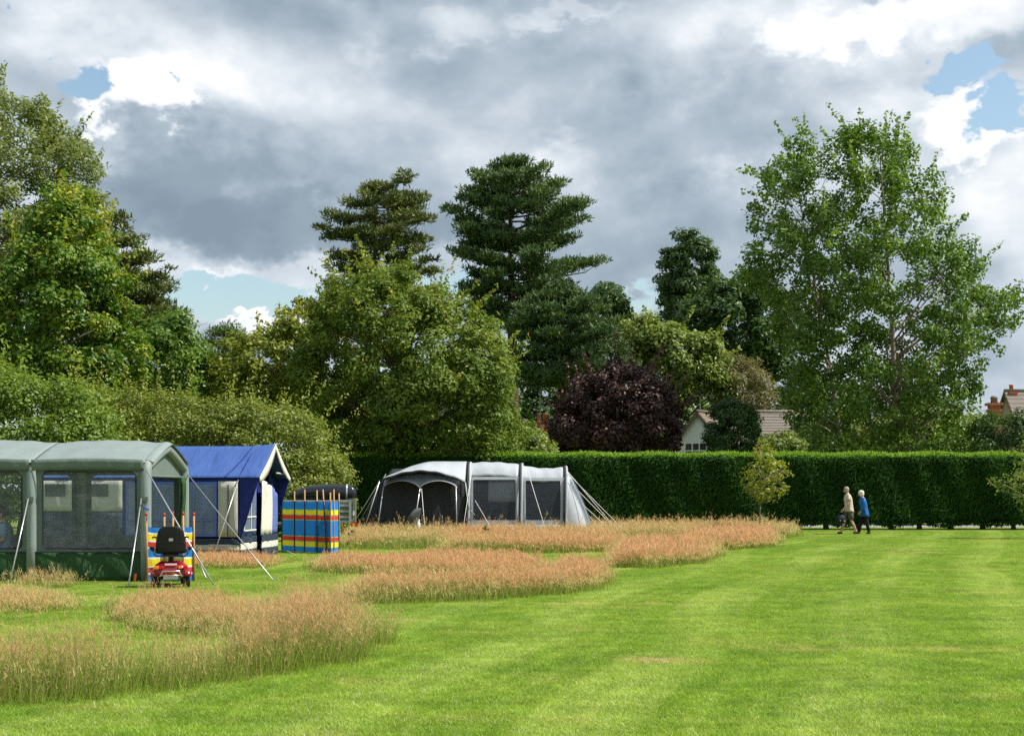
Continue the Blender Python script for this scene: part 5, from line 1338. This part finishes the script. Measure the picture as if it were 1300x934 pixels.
# ------------------------------------------------------------------ small camp things
def moon_chair():
    bx_, by_ = (531 - 650) / F * 47.2, 47.2
    t = thing('folding_chair', (bx_, by_, 0), 'grey round-backed folding chair before the charcoal porch', 'chair', R(60))
    mb = MB(); mb.grid(lambda u, v: (.30 * math.sin(math.pi * u) ** .6 * (2 * v - 1), .16 * (2 * v - 1) ** 2 * 1 + .30 * (1 - u) - .1, .42 + .62 * u), 10, 10); mb.build('seat_shell', pm('padded_grey', (.09, .095, .10), .8, .3, 12, .4, 30), t, smooth=True, thick=.05)
    for s in (-1, 1):
        mb = MB(); mb.tube([(s * .30, .2, 0), (s * -.12, -.05, .55)], .014, 6); mb.build('leg', POLE, t); mb = MB(); mb.tube([(s * .26, -.25, 0), (s * -.1, .22, .6)], .014, 6); mb.build('leg', POLE, t)
moon_chair()
t = thing('water_bottle', ((531 - 650) / F * 45.2, 45.2, .42), 'small white bottle hanging in the grass below the grey awning', 'bottle')
mb = MB(); mb.tube([(0, 0, 0), (0, 0, .02), (.01, 0, .18), (.015, 0, .22), (.02, 0, .28)], [.05, .06, .06, .025, .022], 10); mb.build('flask', pm('milky_plastic', (.75, .76, .78), .4), t, smooth=True)
mb = MB(); mb.tube([(.02, 0, .27), (.02, 0, .31)], .026, 8); mb.build('cap', WHITEP, t)
mb = MB(); mb.tube([(.02, 0, .28), (.05, -.02, -.10), (.05, -.02, -.44)], .008, 5); mb.build('stake', ALU, t)

# ------------------------------------------------------------------ people
SKIN = pm('skin', (.52, .30, .22), .55, .08, 6)
def skinned(name, J, E, mat, parent, sub=2, root=0, smooth=True):
    """one continuous surface grown round a posed skeleton; J = {key: (pos, radius or (rx,ry))}"""
    keys = list(J); ix = {k: i for i, k in enumerate(keys)}
    me = bpy.data.meshes.new(name)
    me.from_pydata([J[k][0] for k in keys], [(ix[a], ix[b]) for a, b in E], [])
    me.materials.append(mat)
    o = bpy.data.objects.new(name, me); col.objects.link(o); o.parent = parent
    sk = o.modifiers.new('skin', 'SKIN'); sk.use_smooth_shade = smooth; sk.branch_smoothing = .4
    if not me.skin_vertices: me.skin_vertices.new() if hasattr(me.skin_vertices, 'new') else None
    for i, k in enumerate(keys):
        r_ = J[k][1]; d_ = me.skin_vertices[0].data[i]
        d_.radius = r_ if isinstance(r_, tuple) else (r_, r_); d_.use_root = (i == root)
    s = o.modifiers.new('subsurf', 'SUBSURF'); s.levels = sub; s.render_levels = sub
    return o
def chain(*ks): return [(ks[i], ks[i + 1]) for i in range(len(ks) - 1)]
def head_parts(J, E, neck, c, fwd, sc=1.0):
    """skull, jaw, nose and ears added to a skeleton; fwd = unit facing"""
    f = Vector(fwd); c = Vector(c); u = Vector((0, 0, 1)); s = f.cross(u)
    J['skull'] = (tuple(c + f * -.01), .088 * sc); J['crown'] = (tuple(c + u * .075 * sc - f * .012), .062 * sc); J['face'] = (tuple(c - u * .055 * sc + f * .028), .062 * sc); J['chin'] = (tuple(c - u * .105 * sc + f * .045), .034 * sc)
    J['nose'] = (tuple(c - u * .03 * sc + f * .108 * sc), .013 * sc)
    E += [(neck, 'skull'), ('skull', 'crown'), ('skull', 'face'), ('face', 'chin'), ('face', 'nose')]
    for q, k in ((1, 'ear_a'), (-1, 'ear_b')):
        J[k] = (tuple(c + s * q * .092 * sc - f * .012 - u * .015), .018 * sc); E.append(('skull', k))
def eyes(t, c, fwd):
    f = Vector(fwd); s = f.cross(Vector((0, 0, 1)))
    for q in (-1, 1):
        mb = MB(); mb.sphere(tuple(Vector(c) + f * .080 + s * q * .032 + Vector((0, 0, .004))), .011, 8, 5); mb.build('eye', pm('dark_eye', (.03, .025, .02), .2), t, smooth=True)
def hand(J, E, tag_, wrist, d, curl, thumb, sc=1.0):
    """palm, four fingers and a thumb; d = pointing direction, curl = bend direction, thumb = side"""
    w_ = Vector(J[wrist][0]); d = Vector(d).normalized(); c = Vector(curl).normalized(); th = Vector(thumb).normalized()
    J[tag_ + 'palm'] = (tuple(w_ + d * .06 * sc), (.030 * sc, .022 * sc)); E.append((wrist, tag_ + 'palm'))
    for i, L in enumerate((.072, .082, .076, .060)):
        o_ = th * (.030 - .020 * i); p0 = w_ + d * .095 * sc + o_
        for j, (a, b) in enumerate(((0, 0), (.5, .18), (1, .55))):
            J[f'{tag_}f{i}{j}'] = (tuple(p0 + d * L * sc * a * .85 + c * L * sc * b), .0095)
        E += [(tag_ + 'palm', f'{tag_}f{i}0'), (f'{tag_}f{i}0', f'{tag_}f{i}1'), (f'{tag_}f{i}1', f'{tag_}f{i}2')]
    J[tag_ + 't0'] = (tuple(w_ + d * .045 * sc + th * .038), .011); J[tag_ + 't1'] = (tuple(w_ + d * .085 * sc + th * .052 + c * .02), .0095)
    E += [(wrist, tag_ + 't0'), (tag_ + 't0', tag_ + 't1')]
def dress(t, J, k, top_m, leg_m, sleeve, hem, flare, bare):
    """shirt or jacket with sleeves, shorts or trousers, cut round the posed body"""
    V = lambda q: Vector(J[q][0])
    pel, bel, che, sho, nek = V('pelvis'), V('belly'), V('chest'), V('shoulders'), V('neck')
    def ring(c, rx, ry, tw=0): return [(c.x + rx * math.cos(a), c.y + ry * math.sin(a), c.z + .012 * math.sin(3 * a + tw)) for a in np.linspace(0, 2 * math.pi, 21)[:-1]]
    mb = MB(); h = pel - Vector((-.012, 0, hem * k))
    mb.loft([ring(h, .150 * k * flare, .205 * k * flare, 1), ring(pel.lerp(h, .4), .150 * k * (1 + flare) / 2, .205 * k * (1 + flare) / 2, 2), ring(bel, .150 * k, .200 * k), ring(che, .155 * k, .215 * k), ring(che.lerp(sho, .65), .135 * k, .215 * k), ring(sho + Vector((0, 0, .035 * k)), .095 * k, .165 * k), ring(sho.lerp(nek, .62), .068 * k, .080 * k)])
    for nm in 'nf':
        a, b, c = V(nm + 'sh'), V(nm + 'el'), V(nm + 'wr')
        root = a.lerp(sho, .35)
        if sleeve < 1: mb.tube([tuple(root), tuple(a), tuple(a.lerp(b, .35)), tuple(a.lerp(b, sleeve))], [.075 * k, .082 * k, .078 * k, .080 * k], 12)
        else: mb.tube([tuple(root), tuple(a), tuple(a.lerp(b, .5)), tuple(b), tuple(b.lerp(c, .5)), tuple(b.lerp(c, .95))], [.078 * k, .088 * k, .080 * k, .074 * k, .066 * k, .058 * k], 12)
    mb.build('jacket' if sleeve >= 1 else 'shirt', top_m, t, smooth=True)
    mb = MB(); up = pel + Vector((0, 0, .06 * k)); cr = pel - Vector((0, 0, .10 * k))
    mb.loft([ring(cr, .12 * k, .165 * k), ring(pel, .145 * k, .19 * k), ring(up, .135 * k, .18 * k)])
    for nm in 'nf':
        a, b, c = V(nm + 'hip'), V(nm + 'knee'), V(nm + 'ankle')
        if bare: mb.tube([tuple(a + Vector((0, 0, .06 * k))), tuple(a), tuple(a.lerp(b, .5)), tuple(a.lerp(b, .86))], [.10 * k, .112 * k, .106 * k, .104 * k], 12)
        else: mb.tube([tuple(a + Vector((0, 0, .06 * k))), tuple(a), tuple(b), tuple(b.lerp(c, .5)), tuple(b.lerp(c, .96))], [.10 * k, .108 * k, .078 * k, .070 * k, .062 * k], 12)
    mb.build('shorts' if bare else 'trousers', leg_m, t, smooth=True)
def walker(name, label, x, Y, H, rz, pose, top_m, leg_m, shoe_m, hair_m, bare):
    """person walking toward -x; near side is -y"""
    t = thing(name, (x, Y, 0), label, 'person', rz)
    k = H / 1.78
    S = lambda x_, y_, z_: (x_ * k, y_ * k, z_ * k)
    fw = (-1, 0, 0)
    J = {'pelvis': (S(0, 0, .95), (.15 * k, .115 * k)), 'belly': (S(-.015, 0, 1.10), (.145 * k, .115 * k)), 'chest': (S(-.02 + pose['lean'], 0, 1.30), (.165 * k, .12 * k)), 'shoulders': (S(-.02 + pose['lean'] * 1.4, 0, 1.45), (.13 * k, .085 * k)), 'neck': (S(-.04 + pose['lean'] * 1.7, 0, 1.545), .056 * k)}
    E = chain('pelvis', 'belly', 'chest', 'shoulders', 'neck')
    hc = Vector(S(-.075 + pose['lean'] * 2.1, 0, 1.665)); fv = Vector((-1, pose['look'], -pose['nod'])).normalized()
    head_parts(J, E, 'neck', hc, fv, k)
    for s, nm in ((-1, 'n'), (1, 'f')):
        hp, kn, an, to = pose['leg_' + nm]
        J[nm + 'hip'] = (S(hp[0], s * .09, .90), .088 * k); J[nm + 'knee'] = (S(kn[0], s * .10, kn[1]), .058 * k); J[nm + 'calf'] = (S((kn[0] * .65 + an[0] * .35) + .015, s * .10, kn[1] * .65 + an[1] * .35), .056 * k)
        J[nm + 'ankle'] = (S(an[0], s * .10, an[1]), .038 * k); J[nm + 'toe'] = (S(to[0], s * .11, to[1]), .035 * k)
        E += chain('pelvis', nm + 'hip', nm + 'knee', nm + 'calf', nm + 'ankle', nm + 'toe')
        el, wr, d, cu, th = pose['arm_' + nm]
        J[nm + 'sh'] = (S(-.02 + pose['lean'] * 1.3, s * .185, 1.42), .062 * k); J[nm + 'el'] = (S(*el), .043 * k); J[nm + 'wr'] = (S(*wr), .028 * k)
        E += chain('shoulders', nm + 'sh', nm + 'el', nm + 'wr')
        hand(J, E, nm + 'h', nm + 'wr', d, cu, th, k)
    skinned('body', J, E, SKIN, t)
    eyes(t, hc, fv)
    dress(t, J, k, top_m, leg_m, pose['sleeve'], pose['hem'], pose.get('flare', 1.0), bare)
    for nm in 'nf':
        an, to = Vector(J[nm + 'ankle'][0]), Vector(J[nm + 'toe'][0]); hl = an + (an - to) * .35; hl.z = an.z - .045 * k
        skinned('shoe', {'a': (tuple(an + Vector((0, 0, -.02))), .05 * k), 'h': (tuple(hl), .040 * k), 't': (tuple(to + Vector((-.01, 0, .004))), .044 * k)}, [('a', 'h'), ('a', 't')], shoe_m, t)
    mb = MB()
    if bare:
        mb.sphere(tuple(hc + Vector((.018, 0, .040)) * k), (.098 * k, .096 * k, .080 * k), 14, 9); mb.sphere(tuple(hc + Vector((.045, 0, -.005)) * k), (.070 * k, .085 * k, .085 * k), 12, 8)
    else:
        mb.sphere(tuple(hc + Vector((.022, 0, .038)) * k), (.122 * k, .118 * k, .105 * k), 14, 9); mb.sphere(tuple(hc + Vector((.050, 0, -.03)) * k), (.095 * k, .112 * k, .105 * k), 12, 8)
    mb.build('hair', hair_m, t, smooth=True)
    return t, J
KH = fabric('khaki_shirt_cloth', (.58, .50, .40), .1, .4, 6); OLS = fabric('olive_shorts_cloth', (.105, .105, .075), .05, .4, 6); BJ = fabric('blue_jacket_cloth', (.012, .12, .40), .08, .5, 6, rough=.5); BT = fabric('black_trousers_cloth', (.012, .012, .016), .03, .4, 6)
SH = pm('dark_shoe', (.03, .024, .024), .6, .2); HG = pm('grey_hair', (.36, .32, .28), .7, .3, 30, .5, 60); HW = pm('white_hair', (.66, .62, .56), .7, .2, 30, .5, 60)
mx_, wx_ = (1078 - 650) / F * 53, (1098.5 - 650) / F * 53
man = dict(lean=-.02, look=.05, nod=.12, hem=.10, sleeve=.62, loose=1.1, flare=1.12,
           leg_n=((.02, 0), (.06, .50), (.24, .12), (.13, .045)), leg_f=((-.03, 0), (-.14, .52), (-.28, .085), (-.42, .045)),
           arm_n=((-.10, -.25, 1.16), (-.25, -.25, .97), (-.5, 0, -1), (-.6, .6, .1), (-1, 0, .3)), arm_f=((.06, .24, 1.15), (.17, .24, .92), (.4, -.2, -1), (-.5, -.5, .0), (-1, 0, -.2)))
walker('person', 'grey-haired person in khaki shirt and olive shorts walking before the hedge', mx_, 53.0, 1.78, 0, man, KH, OLS, SH, HG, True)
wom = dict(lean=-.035, look=.05, nod=.10, hem=.22, sleeve=1, flare=1.32,
           leg_n=((.03, 0), (.07, .50), (.17, .10), (.06, .045)), leg_f=((-.03, 0), (-.10, .53), (-.20, .085), (-.33, .045)),
           arm_n=((-.06, -.25, 1.14), (-.19, -.22, .93), (-.6, .3, -.8), (-.3, .8, 0), (-.8, 0, .5)), arm_f=((.06, .24, 1.14), (.0, .26, .92), (-.2, 0, -1), (-.5, -.5, 0), (-1, 0, -.2)))
walker('person', 'white-haired person in bright blue jacket walking behind the one in shorts', wx_, 53.15, 1.63, 0, wom, BJ, BT, SH, HW, False)
# dark bag carried low in the front hand
t = thing('shoulder_bag', (mx_ - .36, 52.80, .42), 'dark navy bag carried low by person in shorts', 'bag', R(8))
mb = MB(); mb.loft([[(x * w_, y * d_, z) for x, y in ((-1, -.8), (-.4, -1), (.4, -1), (1, -.8), (1, .8), (.4, 1), (-.4, 1), (-1, .8))] for z, w_, d_ in ((.0, .11, .04), (.03, .14, .06), (.18, .155, .065), (.28, .13, .05), (.31, .10, .03))]); mb.build('pouch', pm('navy_nylon', (.012, .016, .035), .6, .2, 10, .3, 40), t, smooth=True)
for s in (-1, 1):
    mb = MB(); mb.tube([(s * .12, -.03 * s, .31), (s * .06 + .04, -.03 * s, .42), (.105, -.10, .47)], .012, 6); mb.build('strap', BLK, t, smooth=True)
mb = MB(); mb.sphere((-.05, -.085, .10), .022, 8, 5); mb.sphere((.1, -.085, .09), .022, 8, 5); mb.build('buckle', CHROME, t, smooth=True)

# person seated inside the green awning
def sitter():
    bx_, by_ = (2 - 650) / F * 26.6, 26.6
    t = thing('person', (bx_, by_, 0), 'person in pale blue top sitting inside the green awning at left edge', 'person', R(12))
    J = {'pelvis': ((.05, 0, .50), (.16, .13)), 'belly': ((.06, 0, .66), (.15, .12)), 'chest': ((.06, 0, .86), (.165, .12)), 'shoulders': ((.05, 0, 1.0), (.13, .085)), 'neck': ((.03, 0, 1.09), .056)}
    E = chain('pelvis', 'belly', 'chest', 'shoulders', 'neck'); hc = (.0, 0, 1.21); head_parts(J, E, 'neck', hc, (-1, 0, 0))
    for s, nm in ((-1, 'n'), (1, 'f')):
        J[nm + 'hip'] = ((-.02, s * .10, .48), .09); J[nm + 'knee'] = ((-.42, s * .12, .50), .065); J[nm + 'ankle'] = ((-.46, s * .12, .10), .042); J[nm + 'toe'] = ((-.60, s * .13, .045), .036)
        J[nm + 'sh'] = ((.05, s * .19, .97), .064); J[nm + 'el'] = ((.06, s * .25, .72), .045); J[nm + 'wr'] = ((-.16, s * .18, .68), .03)
        E += chain('pelvis', nm + 'hip', nm + 'knee', nm + 'ankle', nm + 'toe') + chain('shoulders', nm + 'sh', nm + 'el', nm + 'wr')
        hand(J, E, nm + 'h', nm + 'wr', (-1, 0, .1), (0, -s, -.5), (0, 0, 1))
    skinned('body', J, E, SKIN, t); eyes(t, hc, (-1, 0, 0))
    dress(t, J, 1.0, fabric('pale_blue_shirt', (.30, .42, .58), .1, .4, 6), BT, .75, .05, 1.0, False)
    skinned('hair', {'a': ((.02, 0, 1.25), .095), 'b': ((.07, 0, 1.19), .08), 'c': ((0, 0, 1.30), .06)}, [('a', 'b'), ('a', 'c')], pm('dark_hair', (.03, .022, .018), .6, .2, 20, .4, 60), t)
    c = thing('camping_chair', (bx_, by_, 0), 'dark folding camping chair inside the green awning', 'chair', R(12))
    mb = MB(); mb.box(-.22, .26, -.27, .27, .33, .36); mb.build('seat', BLK, c, bevel=.01)
    mb = MB(); mb.grid(lambda u, v: (.24 + .10 * v + .03 * math.sin(math.pi * u), -.27 + .54 * u, .36 + .78 * v - .05 * (2 * u - 1) ** 2 * v), 8, 6); mb.build('backrest', BLK, c, smooth=True, thick=.02)
    for sx in (-.2, .24):
        for sy in (-.28, .28):
            mb = MB(); mb.tube([(sx, sy, 0), (sx * .9, sy, .34 if sx < 0 else .62)], .014, 6); mb.build('leg', ALU, c)
    tb = thing('camping_table', (bx_ - .55, by_ - .45, 0), 'small folding camping table inside the green awning', 'table', R(12))
    mb = MB(); mb.box(-.30, .62, -.2, .2, .60, .63); mb.build('tabletop', pm('grey_laminate', (.30, .31, .32), .5), tb, bevel=.006)
    for sx in (-.26, .58):
        for sy in (-.17, .17):
            mb = MB(); mb.tube([(sx, sy, 0), (sx, sy, .60)], .012, 6); mb.build('leg', ALU, tb)
    k = thing('drinks_mug', (bx_ - .03, by_ - .42, .63), 'red and white mug on the camping table', 'mug')
    mb = MB(); mb.tube([(0, 0, 0), (0, 0, .05)], .042, 12); mb.build('base', pm('red_glaze', (.6, .03, .04), .3), k, smooth=True)
    mb = MB(); mb.tube([(0, 0, .05), (0, 0, .10)], [.042, .044], 12); mb.build('rim', WHITEP, k, smooth=True)
    mb = MB(); mb.tube([(.04, 0, .08), (.075, 0, .07), (.075, 0, .03), (.04, 0, .02)], .008, 6); mb.build('handle', WHITEP, k, smooth=True)
sitter()
